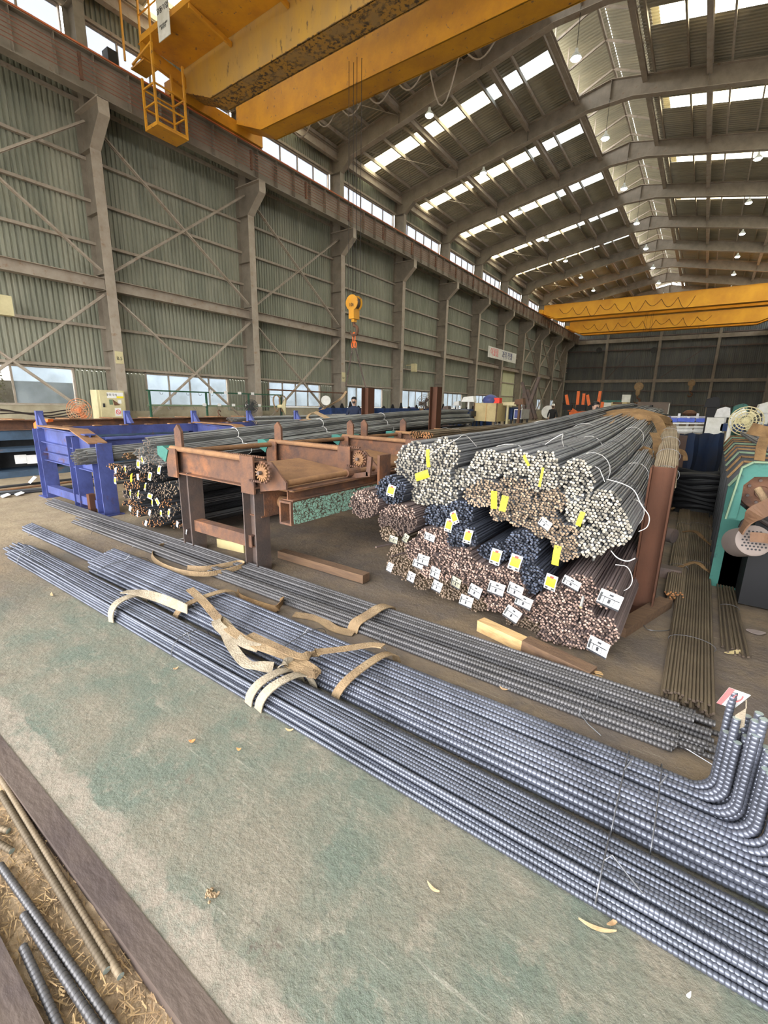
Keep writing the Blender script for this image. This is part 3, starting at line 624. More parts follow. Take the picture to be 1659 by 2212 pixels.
def dome(y0,y1,h,x,n=14,base=.004,lift=.006):
    yc=(y0+y1)/2; w=(y1-y0)/2+.006
    pts=[]
    for i in range(n+1):
        a=math.pi*i/n; c=math.cos(a); s_=math.sin(a); pts.append(V((x,yc-w*(abs(c)**.75)*(1 if c>0 else -1),base+(h+lift)*s_**.8)))
    return pts
def ringof(y0,y1,h,x): 
    p=dome(y0,y1,h,x); return p+[V((x,y1-.03-(y1-y0-.06)*i/4,.003)) for i in range(5)]
def pile(rows,y0,d,jit=.002,hz=.84):
    out=[]
    for j,nn in enumerate(rows):
        ww=(rows[0]-nn)/2
        for i in range(nn): out.append((y0+d*(i+.5+ww)+R.uniform(-jit,jit),d*.5+j*d*hz+R.uniform(0,jit),j,i))
    return out
# A: near bundle
tA=thing('rebar_bundle','nearest bundle of thick ribbed steel bars lying straight across the floor, tied with wire','rebar bundle',(-2,1.46,0),'ribbed bar bundles on the floor')
dA=.0218; mA=[ribbed(7.3,.0104,.0140,9,.003,i).mesh('rebar',['bar_fore','end_fore'],smooth=True) for i in range(6)]
it=[]
for y,z,j,i in pile([13,12,10,9],1.332,dA):
    x=-5.75+ (y-1.335)*-.3+R.uniform(-.16,.22)+j*.03; it.append((R.randrange(6),(x,y,z+.001),(R.choice([0,3.1416]),0,R.uniform(-.0022,.0022))))
bset(tA,'rebar',it,mA)
for x in (-5.25,-2.55,-.05,.55): tie(tA,'wire_tie',ringof(1.335,1.60,.105,x),tail=[V((x,1.42,.115)),V((x+.02,1.44,.13)),V((x+.08,1.42,.10)),V((x+.12,1.39,.10))])
# B: bundle with hooked ends
tB=thing('rebar_bundle','wide ribbed bar bundle behind the nearest one, right ends bent straight up','rebar bundle',(-2,1.87,0),'ribbed bar bundles on the floor')
dB=.0298; mB=[ribbed(5.1,.0143,.0186,10,.004,20+i,(.30+.045*i,.085)).mesh('rebar',['bar_fore_side','end_fore'],smooth=True) for i in range(5)]
mB2=[ribbed(7.1,.0143,.0186,10,.004,30+i,(.32+.05*i,.085)).mesh('rebar',['bar_fore_side','end_fore'],smooth=True) for i in range(3)]
it=[];it2=[]
for y,z,j,i in pile([15,14,12],1.65,dB):
    xb=.20+(2.11-y)*.72+(2-j)*.035+R.uniform(-.012,.012)
    if 4<=i<=8 and j<2: it2.append((R.randrange(3),(xb-7.1,y,z+.001),(0,0,R.uniform(-.001,.001))))
    else: it.append((R.randrange(5),(xb-5.1,y,z+.001),(0,0,R.uniform(-.0022,.0022))))
bset(tB,'rebar',it,mB); bset(tB,'rebar',it2,mB2)
for x in (-6.3,): tie(tB,'wire_tie',ringof(1.75,1.9,.06,x))
for x in (-4.3,-1.95,-.05,.08): tie(tB,'wire_tie',ringof(1.625,2.12,.095,x),tail=[V((x,1.9,.11)),V((x+.02,1.93,.15)),V((x-.02,1.97,.12))])
m=M(); m.tube([V((.16,2.16,.14)),V((.26,2.13,.13)),V((.30,2.0,.16)),V((.42,1.85,.17)),V((.62,1.66,.17))],.0028,5); m.part('wire_tie','wire',tB,True)
# C: far thin pair
mC=[ribbed(8.2,.0138,.0182,8,.004,40+i).mesh('rebar',['bar_c','end_fore'],smooth=True) for i in range(4)]
tC=thing('rebar_bundle','long thin bundle of ribbed bars farthest back, ending behind the bent bars','rebar bundle',(-3,2.56,0),'ribbed bar bundles on the floor')
bset(tC,'rebar',[(R.randrange(4),(-7.95+R.uniform(-.1,.1)-(y-2.46)*.3,y,z+.001),(R.choice([0,3.14]),0,R.uniform(-.001,.001))) for y,z,j,i in pile([7,6,4],2.47,.0288)],mC)
for x in (-7.2,-1.9,-.25): tie(tC,'wire_tie',ringof(2.47,2.66,.06,x))
mC2=[ribbed(6.65,.0138,.0182,8,.004,50+i).mesh('rebar',['bar_c','end_fore'],smooth=True) for i in range(4)]
tC2=thing('rebar_bundle','slim bundle of ribbed bars running alongside in front of the farthest bundle','rebar bundle',(-3,2.37,0),'ribbed bar bundles on the floor')
bset(tC2,'rebar',[(R.randrange(4),(-6.45+R.uniform(-.1,.1),y,z+.001),(R.choice([0,3.14]),0,R.uniform(-.001,.001))) for y,z,j,i in pile([5,4,2],2.28,.0288)],mC2)
for x in (-5.9,-1.6,-.3): tie(tC2,'wire_tie',ringof(2.29,2.44,.055,x),tail=[V((x,2.29,.03)),V((x+.05,2.24,.02)),V((x+.12,2.2,.012))])
# bars lying in the trench
tr=[((0,1680),(262,2108),.011),((0,1712),(230,2098),.0115),((0,1868),(262,2240),.0115),((50,1975),(225,2240),.0115),((48,2045),(135,2240),.0115),((-60,1770),(18,1795),.011),((-60,1790),(25,1840),.011)]
for i,(a,b,r) in enumerate(tr):
    p=U(*a,'Z',-.03+r); q=U(*b,'Z',-.03+r); d=q-p; me=ribbed(d.length,r,.0165,9,.002,70+i)
    me=me.mesh('rebar',['bar_c' if i in(2,3,4) else 'bar_brown','end_fore'],smooth=True); o=bpy.data.objects.new('rebar',me); COL.objects.link(o); o.location=p; o.rotation_euler=(0,-math.atan2(d.z,d.xy.length),math.atan2(d.y,d.x))
    WL[o.name]=p; o['category']='rebar'; o['group']='loose bars in the floor trench'
    o['label']=['dusty ribbed bar against the steel edging in the trench','dusty ribbed bar beside the one along the edging, ending a little sooner','dark ribbed bar crossing the middle of the trench','dark ribbed bar starting halfway down the trench, beside the middle one','shortest dark ribbed bar in the bottom left corner of the trench','short bar stub high in the trench at the left frame edge','lower bar stub in the trench at the left frame edge'][i]
m=M()
for i in range(2600):
    x=R.uniform(-2.6,-.5); y=R.uniform(.185,.385); z=-.035+R.uniform(-.006,.014); a=R.uniform(0,6.28) if R.random()<.6 else R.uniform(-.5,.5); L=R.uniform(.008,.04)*(2 if R.random()<.06 else 1); d=V((math.cos(a),math.sin(a),R.uniform(-.2,.2)))*L
    s_=V((-math.sin(a),math.cos(a),.3))*R.uniform(.0006,.0018); p=V((x,y,z)); m.add([p-s_,p+d-s_,p+d+s_,p+s_],[(0,1,2,3)])
m.top('straw_litter','straw_m','dry straw and chaff littering the bottom of the trench','litter',kind='stuff')
# webbing slings on the foreground bundles
def sling(parts,lab,mt='sling_tan',cat='sling'):
    p0=parts[0][0][0]; t=thing('webbing_sling',lab,cat,(V(p0).x,V(p0).y,0),'webbing slings')
    for i,(pts,w,side) in enumerate(parts): m=M(); m.ribbon(pts,w,.007,side); m.part('strap',mt,t,True)
    return t
XS=V((1,0,0))
def wrap(x,y0,y1,h,dx=.0,n=12,a0=0,a1=1,lift=.014):
    p=dome(y0-.012,y1+.012,h,x,n,.006,lift); k0=int(a0*n);k1=int(a1*n); return [q+V((dx*i/n,0,0)) for i,q in enumerate(p)][k0:k1+1]
Z=lambda x,y,z=.145: U(x,y,'Z',z)
sling([(wrap(-3.32,1.335,1.6,.115,-.1),.07,XS),([Z(268,1278,.13),Z(300,1280,.15),Z(345,1292,.14),Z(405,1316,.12)],.07,[V((.3,1,0)),V((.5,1,.2)),V((.4,.8,.5)),V((.2,.1,1))])],'pale webbing sling round the left half of the nearest bundle','sling_pale')
sling([(wrap(-1.78,1.335,1.6,.115,.10),.055,XS),(wrap(-1.70,1.335,1.6,.12,.12),.055,XS),([Z(590,1442,.14),Z(560,1438,.15),Z(530,1432,.14),Z(500,1395,.13),Z(485,1365,.14),Z(470,1350,.17),Z(468,1340,.16),Z(485,1345,.14),Z(520,1385,.15),Z(560,1400,.14)],.06,V((.6,1,.2))),([Z(600,1442,.13),Z(618,1432,.14),Z(632,1433,.12)],.06,V((0,1,0)))],'pale doubled webbing sling round the middle of the nearest bundle','sling_pale')
sling([(wrap(-2.98,1.625,2.12,.10,.05),.06,XS),([Z(410,1272,.14),Z(440,1300,.13),Z(480,1345,.15),Z(530,1383,.15),Z(585,1405,.14),Z(640,1425,.13),Z(678,1448,.12),Z(680,1456,.12),Z(660,1452,.12),Z(620,1432,.13)],.06,V((.5,1,.1)))],'tan webbing sling over the bent bar bundle, left, ending in a folded loop')
sling([(wrap(-1.42,1.625,2.12,.10,.06),.055,XS),([Z(828,1396,.15),Z(800,1393,.14),Z(740,1402,.14),Z(690,1408,.14),Z(650,1418,.15),Z(600,1398,.15),Z(540,1370,.14)],.055,V((.2,1,0)))],'tan stitched webbing sling round the bent bar bundle right of centre, strap running left')
sling([([V((-1.83,2.27,.01)),V((-1.82,2.30,.07)),V((-1.80,2.42,.09)),V((-1.79,2.56,.1)),V((-1.78,2.67,.07)),V((-1.78,2.69,.01))],.09,XS),([V((-1.8,2.25,.012)),V((-1.95,2.22,.012)),V((-2.15,2.26,.012)),V((-2.35,2.2,.012))],.07,V((0,1,.1)))],'brown webbing sling wrapped over the farthest slim bundle with its tail on the floor')
g=lambda x,y,z=.07: U(x,y,'Z',z)
sling([([g(378,1172,.03),g(345,1180,.03),g(328,1198,.02),g(345,1218,.05),g(390,1235,.06),g(440,1240,.06),g(480,1235,.06),g(520,1224,.07),g(527,1218,.075),g(515,1215,.07),g(480,1222,.07),g(440,1228,.065),g(405,1226,.06)],.045,V((0,.4,1)))],'thin tan webbing loop lying open across the two slim bundles')
sling([([g(513,1278,.02),g(520,1290,.05),g(550,1302,.03),g(590,1314,.03),g(600,1312,.05),g(612,1296,.07),g(605,1300,.02)],.05,V((0,.3,1)))],'short folded brown webbing strap on the floor between the two bundles','sling_brown')
m=M(); m.tube([g(282*1,0*0+1170,.01) if 0 else g(281,1176,.01),g(295,1178,.01),g(285,1182,.01),g(300,1172,.01),g(375,1168,.01),g(400,1162,.01)],.004,5); m.top('wire_scrap','white_wire','white wire scrap on the floor near the thin loop sling','wire')
# flag, paper label
t=thing('marker_flag','white flag with a red band and red C on the upright bar ends','flag',U(1560,1500,'Y',2.05))
c=[U(1548,1518,'Y',2.05),U(1575,1485,'Y',2.05),U(1622,1502,'Y',2.1),U(1585,1532,'Y',2.1)]
m=M(); e=(0,.002,0); m.prism([c[0],c[1],c[2],c[3]],e); m.part('paper','tag_white',t)
m=M(); m.prism([V(q)-V((0,.002,0)) for q in (c[0],c[1],c[1].lerp(c[2],.28),c[0].lerp(c[3],.28))],(0,.001,0)); m.part('red_band','pink_ink',t)
rt=(c[1]-c[0]); textmesh('C',.058,t,'letter','pink_ink',c[0].lerp(c[2],.62)-V((0,.006,0)),rt,c[0]-c[3],.0005)
m=M(); c=[U(1588,1545,'Y',2.0),U(1612,1530,'Y',2.0),U(1608,1570,'Y',2.0),U(1589,1578,'Y',2.0)]; m.prism(c,e); m.tube([c[1],U(1612,1512,'Y',2.0)],.002,4); m.top('paper_tag','sling_pale','small cream card tag tied to the upright bar ends under the flag','tag')
# chips, leaves and litter on the floor
def chip(px,py,L,w,a,mt,lab,nm='wood_chip',cat='wood chip',cv=.3):
    p=U(px,py,'Z',.006); m=M(); d=V((math.cos(a),math.sin(a),0)); s_=V((-d.y,d.x,0)); n_=7; top=[];bot=[]
    for i in range(n_):
        u=i/(n_-1)-.5; ww=w*(1-(2*u)**2*.9)*.5; c=p+d*L*u+s_*cv*L*(u*u-.1); top.append(c+s_*ww+V((0,0,.003+.006*u*u*4))); bot.append(c-s_*ww+V((0,0,.006*u*u*4)))
    poly=top+bot[::-1]; m.prism(poly,(0,0,.003)); m.top(nm,mt,lab,cat)
chip(112,1285,.08,.016,-.2,'chip','pale wood sliver on the floor below the left end of the nearest bundle')
chip(1290,2005,.11,.010,.3,'chip','curled pale wood splinter by the near bundle, bottom right'); chip(1325,1992,.06,.012,1.1,'chip','small splinter leaning on the curled splinter at bottom right')
chip(415,1602,.03,.014,.9,'leaf','small orange leaf on the painted floor','fallen_leaf','leaf'); chip(516,1620,.022,.01,.5,'leaf','tiny tan leaf right of the orange leaf','fallen_leaf','leaf')
chip(935,1920,.05,.008,-.1,'chip','thin yellow straw on the painted floor, lower centre','straw_piece','straw'); chip(380,1445,.03,.012,1.2,'chip','pale flake on the floor below the first sling')
chip(1088,1489,.05,.014,.1,'chip','thin pale sliver on the floor between the wide and the slim bundles'); chip(1580,1410,.12,.03,.9,'plywood','longer pale paper strip on the floor at the right','paper_strip','paper'); chip(1590,1409,.12,.03,.9,'plywood','shorter pale paper strip on the floor at the right','paper_strip','paper')
chip(1487,2152,.02,.008,1,'tag_white','tiny white scrap on the floor at bottom right','paper_scrap','scrap'); chip(1632,1366,.12,.075,.2,'stone_board','brown printed card lying on the floor at the right','printed_card','card',0)
chip(625,1578,.04,.008,.5,'chip','thin sliver beside the near bundle under the paired sling')
m=M(); p=U(457,1934,'Z',.004)
for i in range(26): a=R.uniform(0,6.3); r_=R.uniform(0,.022); c=p+V((math.cos(a)*r_,math.sin(a)*r_,R.uniform(0,.004))); m.cyl(c,(R.random(),R.random(),1),R.uniform(.003,.007),.006,6)
m.top('mud_clod','soil','flattened clod of dirt on the painted floor','dirt clod')
# timber
def timber(a,b,w,h,mt,lab,z=0.0):
    m=M(); m.beam(V(a)+V((0,0,h/2+z)),V(b)+V((0,0,h/2+z)),w,h); return m.top('timber_block',mt,lab,'timber','timber blocks')
t=thing('timber_beam','split wooden beam in front of the stack, half fresh, half dark','timber',(-.7,2.85,0))
pts=[U(1032,1365,'Z',0),U(1128,1412,'Z',0),U(1275,1480,'Z',0)]
m=M(); m.beam(pts[0]+V((0,.04,.045)),pts[1]+V((0,.04,.045)),.08,.085); m.part('fresh_wood','timber',t); m=M(); m.beam(pts[1]+V((0.001,.045,.05)),pts[2]+V((0,.045,.035)),.10,.09); m.part('weathered_wood','timber_dark',t)
m=M()
for i in range(14): q=pts[2]+V((0,.045,.035))+V((0,R.uniform(-.045,.045),R.uniform(-.04,.04))); m.beam(q-V((.03,0,0)),q+V((R.uniform(.01,.07),R.uniform(-.01,.03),R.uniform(-.03,.01))),.006,.005)
m.part('splintered_end','timber',t)
timber(U(1335,1372,'Z',0),U(1400,1325,'Z',0)+V((.1,.25,0)),.10,.07,'timber_dark','dark timber bearer poking out under the right end of the stack')
# ================================================================ the big stack
def stackfill(spec,Y,classes,zbase=0):
    """spec rows: (cx,cy,rx,ry,class). bars on a jittered hexagonal grid of the end plane"""
    info=[]
    for s in spec: info.append(s)
    res=[[] for _ in spec]
    for cl,(d,_) in classes.items():
        mine=[i for i,s in enumerate(spec) if s[4]==cl]
        if not mine: continue
        lo=[U(spec[i][0]-spec[i][2]-4,spec[i][1]+spec[i][3]+4,'Y',Y) for i in mine]; hi=[U(spec[i][0]+spec[i][2]+4,spec[i][1]-spec[i][3]-4,'Y',Y) for i in mine]
        x0=min(p.x for p in lo)-.15;x1=max(p.x for p in hi)+.15;z0=min(p.z for p in lo)-.15;z1=max(p.z for p in hi)+.15
        z=z0;r=0
        while z<z1:
            x=x0+(r%2)*d/2
            while x<x1:
                q=(x+R.uniform(-.12,.12)*d,z+R.uniform(-.1,.1)*d); u,v=PR((q[0],Y,q[1])); best=1.12;bi=-1
                for i,s in enumerate(spec):
                    e=math.hypot((u-s[0])/s[2],(v-s[1])/s[3])
                    if e<best: best=e;bi=i
                if bi>=0 and spec[bi][4]==cl and q[1]>d*.5+zbase and R.random()>.03: res[bi].append((q[0],q[1],best))
                x+=d
            z+=d*.866; r+=1
    return res
def barpath(L,r,dx,dz,n=7,steps=9,two=True):
    m=M(); P=[]
    for i in range(steps+1):
        t=i/steps; s_=t*t*(3-2*t); P.append(V((dx*s_,L*t,dz*s_)))
    m.tube(P,r,n,True,0,1); return m
tagrow=[]
CL={'U':(.0222,('bar_grey','end_pale',.0098)),'T':(.0185,('bar_grey','end_tan',.0082)),'B':(.0195,('bar_blue','end_blue',.0086)),'P':(.0178,('bar_pink','end_pink',.0077)),'D':(.0178,('bar_brown','end_dark',.0078))}
spec=[
(893,1002,38,43,'U'),(961,980,30,32,'U'),(945,1035,36,24,'U'),(905,1066,24,26,'U'),(946,1072,36,24,'U'),(1001,1034,32,22,'U'),
(1050,1004,36,28,'U'),(1110,1004,36,28,'U'),(1172,1022,32,44,'U'),(1238,1042,36,44,'U'),(1246,1100,24,32,'U'),
(1185,1084,36,28,'T'),(1038,1066,36,28,'T'),(1104,1068,42,34,'T'),(1075,1108,20,18,'T'),(1133,1116,40,24,'T'),(1180,1140,34,24,'T'),
(1303,1098,38,38,'U'),(1330,1142,32,36,'U'),(1226,1172,32,36,'T'),(1276,1170,38,32,'U'),
(856,1056,30,28,'B'),(986,1112,32,28,'B'),(1006,1158,32,26,'B'),(945,1114,28,28,'B'),(1069,1194,34,22,'B'),(1128,1184,34,36,'B'),(1156,1243,26,30,'B'),
(801,1084,28,28,'P'),(868,1120,38,32,'P'),(848,1148,20,18,'D'),(944,1160,32,26,'P'),(914,1184,30,24,'P'),(868,1194,24,22,'D'),
(1003,1190,32,20,'P'),(1030,1219,36,24,'P'),(1046,1247,38,20,'P'),(958,1222,32,28,'P'),(870,1222,32,20,'D'),(915,1252,22,20,'D'),(897,1234,24,16,'D'),(954,1253,24,20,'D'),
(976,1277,28,18,'D'),(1005,1264,28,22,'D'),(1036,1304,26,14,'D'),(1103,1239,36,20,'P'),(1037,1264,28,18,'P'),(1095,1292,36,20,'P'),(1111,1260,45,22,'P'),
(1131,1303,34,24,'P'),(1168,1323,30,26,'P'),(1131,1350,38,24,'D'),(1195,1300,32,26,'P'),(1232,1303,28,28,'P'),(1223,1276,28,20,'P'),(1254,1252,32,14,'P'),
(1277,1282,24,20,'P'),(1316,1278,26,20,'P'),(1213,1344,30,22,'P'),(1199,1378,34,28,'P'),(1207,1402,26,14,'P'),(1268,1334,28,24,'P'),(1312,1352,28,30,'P'),(1260,1371,26,24,'P'),(1276,1400,18,16,'P')]
YS=3.1; res=stackfill(spec,YS,CL)
names={'U':('thick bars, pale cut ends'),'T':('grey bars, tan ends'),'B':('bars with dark blue ends'),'P':('pinkish brown ends'),'D':('dark brown ends')}
rowsz={}
cent=[]
for i,s in enumerate(spec):
    c=U(s[0],s[1],'Y',YS); cent.append(c)
order={}
for cl in CL:
    ids=sorted([i for i,s in enumerate(spec) if s[4]==cl],key=lambda i:cent[i].z,reverse=True); nr=max(1,round(len(ids)/5)); 
    for r_ in range(nr):
        sub=sorted(ids[len(ids)*r_//nr:len(ids)*(r_+1)//nr],key=lambda i:cent[i].x)
        for j,i in enumerate(sub): order[i]=(r_,nr,j,len(sub))
for i,s in enumerate(spec):
    cl=s[4]; d,(bm,em,rad)=CL[cl]; c=cent[i]; bars=sorted(res[i],key=lambda q:-q[1])
    if not bars: continue
    r_,nr,j,nn=order[i]
    lv=['top','second','third','fourth','fifth','sixth','seventh'][r_]
    lab='stacked bundle, %s, %s row of these, %s from left'%(names[cl],lv,ORD[j])
    t=thing('rebar_bundle',lab,'rebar bundle',(c.x,YS,max(0,c.z-.1)),'tied bundles in the big stack')
    up=max(0,min(1,(c.z-.25)/.8)); dx=(-1.05-c.x)*.42*up; dz=.34*up*up; L=8.5 if cl in 'UT' else 7.5
    if cl in 'PDB': dz=.12*up
    st=9 if cl in 'UT' else 5
    y0=YS+{'U':0.03,'T':.03,'B':-.04,'P':-.09,'D':-.03}[cl]+R.uniform(-.05,.05)
    ms=[barpath(L+.2*k,rad,dx*(1+.05*k),dz*(1+.06*k),7 if cl in 'UT' else 6,st).mesh('rebar',[bm,em],smooth=True) for k in (-1,0,1)]
    it=[(R.randrange(3),(x,y0+R.uniform(-.022,.022),z),(R.uniform(-.002,.002),0,R.uniform(-.002,.002))) for x,z,_ in bars]
    bset(t,'rebar',it[:100],ms)
    if len(it)>100:
        m=M()
        for k,loc,_ in it[100:]:
            P=[V((loc[0]+dx*u*u*(3-2*u),loc[1]+L*u,loc[2]+dz*u*u*(3-2*u))) for u in [q/5 for q in range(6)]]; m.tube(P,rad,6,True,0,1)
        o=m.part('rebar',[bm,em],t,True); o['kind']='stuff'
    # wire ties round the visible upper bundles
    if cl in 'UT' and c.z>.8:
        xs=[b[0] for b in bars];zs=[b[1] for b in bars]; w_=(max(xs)-min(xs))/2+.014;h_=(max(zs)-min(zs))/2+.014; cx=(max(xs)+min(xs))/2; cz=(max(zs)+min(zs))/2
        for yy in (.5,1.5,3.2):
            u=yy/L; s_=u*u*(3-2*u); tie(t,'wire_tie',[V((cx+dx*s_+w_*math.cos(a),YS+yy+.12*math.cos(a),cz+dz*s_+h_*math.sin(a))) for a in [q*math.pi/9 for q in range(18)]],.0026,'white_wire' if (i+int(yy))%3==0 else 'wire')
# loose bars sticking out
for a,b,lab in (((812,1182),(860,1172),'single pinkish bar sticking out left of the stack, upper one'),((846,1202),(890,1190),'single pinkish bar sticking out left of the stack, lower one')):
    p=U(*a,'Y',2.9); q=U(*b,'Y',3.2); m=M(); m.tube([p,q],.008,7,True,0,1); m.top('rebar',['bar_pink','end_pink'],lab,'rebar')
p=U(1290,1180,'Y',3.6); q=U(1254,1312,'Y',2.93); m=M(); m.tube([p,q],.009,7,True,0,1); m.top('rebar',['aluminium','timber'],'pale single bar leaning down across the front of the stack near the right end','rebar')
# bearers under the stack
for y,lab in ((3.6,'front'),(6.0,'middle'),(8.6,'rear')):
    m=M(); m.box(-2.25,-.3,y-.05,y+.05,0,.012+.0); m.top('flat_bearer','dark_steel','flat steel bearer strip on the floor under the stack, %s one'%lab,'bearer')
# loop wires
def wl(pts,r,lab,mt='white_wire',nm='tie_wire'):
    m=M(); P=[V(p) for p in pts]; Q=[]
    for i in range(len(P)-1):
        a,b,c,d=P[max(i-1,0)],P[i],P[i+1],P[min(i+2,len(P)-1)]
        for k in range(5): u=k/5; Q.append(.5*((2*b)+(c-a)*u+(2*a-5*b+4*c-d)*u*u+(3*b-a-3*c+d)*u**3))
    Q.append(P[-1]); m.tube(Q,r,6); return m.top(nm,mt,lab,'wire','loose tie wires',smooth=True)
wl([U(1310,1035,'Y',3.3),U(1345,1045,'Y',3.15),U(1370,1060,'Y',3.05),U(1385,1090,'Y',3.0),U(1402,1115,'Y',3.0),U(1398,1138,'Y',3.02),U(1380,1148,'Y',3.08)],.0026,'thick white wire looping out beside the rust red post')
wl([U(1222,980,'Y',3.7),U(1240,990,'Y',3.5),U(1248,995,'Y',3.35),U(1290,1010,'Y',3.3),U(1300,1025,'Y',3.2),U(1306,1040,'Y',3.1)],.0024,'white wire lying over the right upper bundles')
wl([U(1330,1220,'Y',3.1),U(1355,1225,'Y',3.0),U(1366,1250,'Y',3.0),U(1360,1268,'Y',3.02),U(1348,1276,'Y',3.06)],.0024,'white wire hoop low on the right side of the stack')
wl([U(1320,1190,'Y',3.15),U(1334,1205,'Y',3.05),U(1355,1212,'Y',3.0),U(1372,1206,'Y',3.0)],.0035,'pinkish wire end low on the right side of the stack')
wl([U(1178,960,'Y',3.6),U(1195,948,'Y',3.5),U(1210,940,'Y',3.45),U(1216,938,'Y',3.45),U(1214,950,'Y',3.5),U(1218,965,'Y',3.6)],.0028,'bent white wire standing up on the middle upper bundles')
wl([U(925,985,'Y',3.05),U(950,968,'Y',3.05),U(985,950,'Y',3.1),U(1000,940,'Y',3.2),U(1012,945,'Y',3.3),U(1030,965,'Y',3.4)],.002,'thin white wire from the hanging yellow tag up over the left bundle')
wl([U(1388,1345,'Z',.01),U(1400,1360,'Z',.01),U(1440,1362,'Z',.01),U(1462,1352,'Z',.02)],.003,'thin wire hoop on the floor right of the stack','wire')
# tags
def tag(px,py,w,h,rot,kind,lab,Y=2.96,bend=0):
    p=U(px,py,'Y',Y); z=(p-CP).dot(FW)/F; W_=w*z; H_=h*z; a=math.radians(rot); r=V((math.cos(a),.0,-math.sin(a))); u=V((math.sin(a),0,math.cos(a))); r=(r+V((0,R.uniform(-.25,.05),0))).normalized(); u=(u+V((0,R.uniform(.0,.3),0))).normalized()
    z0_=p+u*H_*.45; wy=[z0_,z0_+V((0,.05,.02)),V((z0_.x,(3.16 if Y>2.7 else 2.95),z0_.z+.03))]
    nm={'y':'yellow_tag','yw':'yellow_and_white_tag','w':'white_label'}[kind[:2].rstrip('d')]
    t=thing(nm,lab,'tag' if kind!='w' else 'label',p,'paper tags on bundles')
    f=r.cross(u).normalized(); f=f if f.y<0 else -f
    m=M(); m.tube(wy,.0012,4); m.part('tie_string','wire',t)
    def curved(u0,u1,v0,v1,off,name,mt):
        m=M(); n_=6; vs=[]
        for i in range(n_+1):
            s_=v0+(v1-v0)*i/n_; c=bend*math.sin((s_+.5)*math.pi)
            for q in (u0,u1):
                for e in (0,1): vs.append(p+r*W_*q+u*H_*s_+f*(off+c*H_-e*.0012))
        fs=[]
        for i in range(n_): b=i*4; fs+=[(b,b+2,b+6,b+4),(b+1,b+5,b+7,b+3),(b,b+4,b+5,b+1),(b+2,b+3,b+7,b+6)]
        fs+=[(0,1,3,2),(n_*4,n_*4+2,n_*4+3,n_*4+1)]; m.add(vs,fs); return m.part(name,mt,t,label=None)
    if kind=='y': curved(-.5,.5,-.5,.5,0,'card','tag_yellow'); curved(-.2,.25,.05,.12,.0012,'printed_line','ink_soft'); curved(-.05,.1,.38,.44,.0012,'punched_hole','ink')
    elif kind=='yw':
        curved(-.5,.5,-.5,.5,0,'card','tag_white'); curved(-.4,.42,-.28,.32,.0012,'yellow_panel','tag_yellow'); curved(-.16,.16,.27,.42,.0024,'round_red_mark','red_ink')
        for v in (-.2,-.06,.06): curved(-.3,.28,v,v+.035,.0024,'printed_line','ink_soft')
        curved(-.4,-.15,-.46,-.34,.0014,'printed_block','dark_grey'); curved(.15,.4,-.46,-.34,.0014,'printed_block','dark_grey')
    else:
        mt='tag_olive' if 'd' in kind else 'tag_white'
        curved(-.5,.5,-.5,.5,0,'card',mt); curved(-.5,.5,-.5,-.38,.0012,'bottom_band','ink'); curved(-.4,.42,.06,.12,.0012,'printed_line','ink'); curved(-.47,-.36,-.3,.3,.0012,'printed_block','dark_grey')
        curved(-.06,.06,-.25,.02,.0012,'printed_block','ink'); curved(-.25,-.22,-.34,.06,.0012,'printed_line','ink'); curved(.2,.22,-.34,.06,.0012,'printed_line','ink'); curved(-.08,.1,.24,.36,.0012,'header_mark','ink')
        if w>26: textmesh('SD400  D16',H_*.13,t,'lettering','ink',p+f*.004+u*H_*.17,r,u,.0004)
    return t
nb='hanging on the big stack, '
for a in [(925,990,9,38,-8,'y','long narrow yellow tag hanging vertically on the top left pale bundle',2.98,.05),(912,1027,34,17,-22,'y','crumpled yellow tag below the narrow one on the top left bundle',2.95,.1),
(1067,1080,15,38,-5,'y','left one of two plain yellow tags side by side in the stack centre',2.97,.0),(1088,1088,15,34,6,'y','right one of two plain yellow tags side by side in the stack centre',2.96,0),
(1137,995,6,26,-35,'y','narrow yellow tag lying slanted between the two middle top bundles',2.98,.05),(1169,1031,5,42,4,'y','very thin edge-on yellow tag on the pale middle bundle',2.98,0),
(1254,1121,11,32,12,'y','thin olive yellow tag between the two right upper bundles',2.98,.05),(1202,1200,16,42,0,'y','tall yellow tag hanging right of centre below the pale bundles',2.93,.03),
(1177,1132,28,20,25,'w','tilted white label with a yellow corner in the upper right middle',2.96,.05)]: tag(*a)
for px,py,w_,h_,ro,lab in ((845,1060,20,24,8,'farthest left yellow and white tag, on the dark blue bundle'),(982,1118,17,28,-32,'tilted yellow and white tag overlapping another on blue bars'),(970,1135,18,28,6,'upright yellow and white tag just below the tilted one'),(1011,1159,18,30,5,'yellow and white tag right of the overlapping pair'),(1071,1203,24,33,5,'yellow and white tag left of centre on the low blue bundle'),(1113,1215,25,34,9,'yellow and white tag right below the steep blue bundle'),(1190,1258,26,34,6,'lowest yellow and white tag, right of centre')):
    tag(px,py,w_,h_,ro,'yw',lab,2.93,.06)
wl_=[(928,1161,27,17,8,0),(850,1166,22,16,5,1),(876,1163,13,20,25,1),(914,1210,28,22,6,0),(903,1219,26,17,8,0),(842,1226,14,21,14,0),(888,1247,18,24,14,0),(940,1238,24,25,10,0),(944,1267,23,23,12,0),(985,1259,25,24,10,1),(1007,1299,29,24,8,0),(1026,1278,30,26,12,0),(1072,1272,35,28,8,0),(1113,1276,35,28,8,0),(1131,1301,36,26,10,0),(1106,1327,34,28,22,0),(1234,1260,38,22,15,0),(1317,1296,46,34,12,0),(1292,1398,43,36,8,0)]
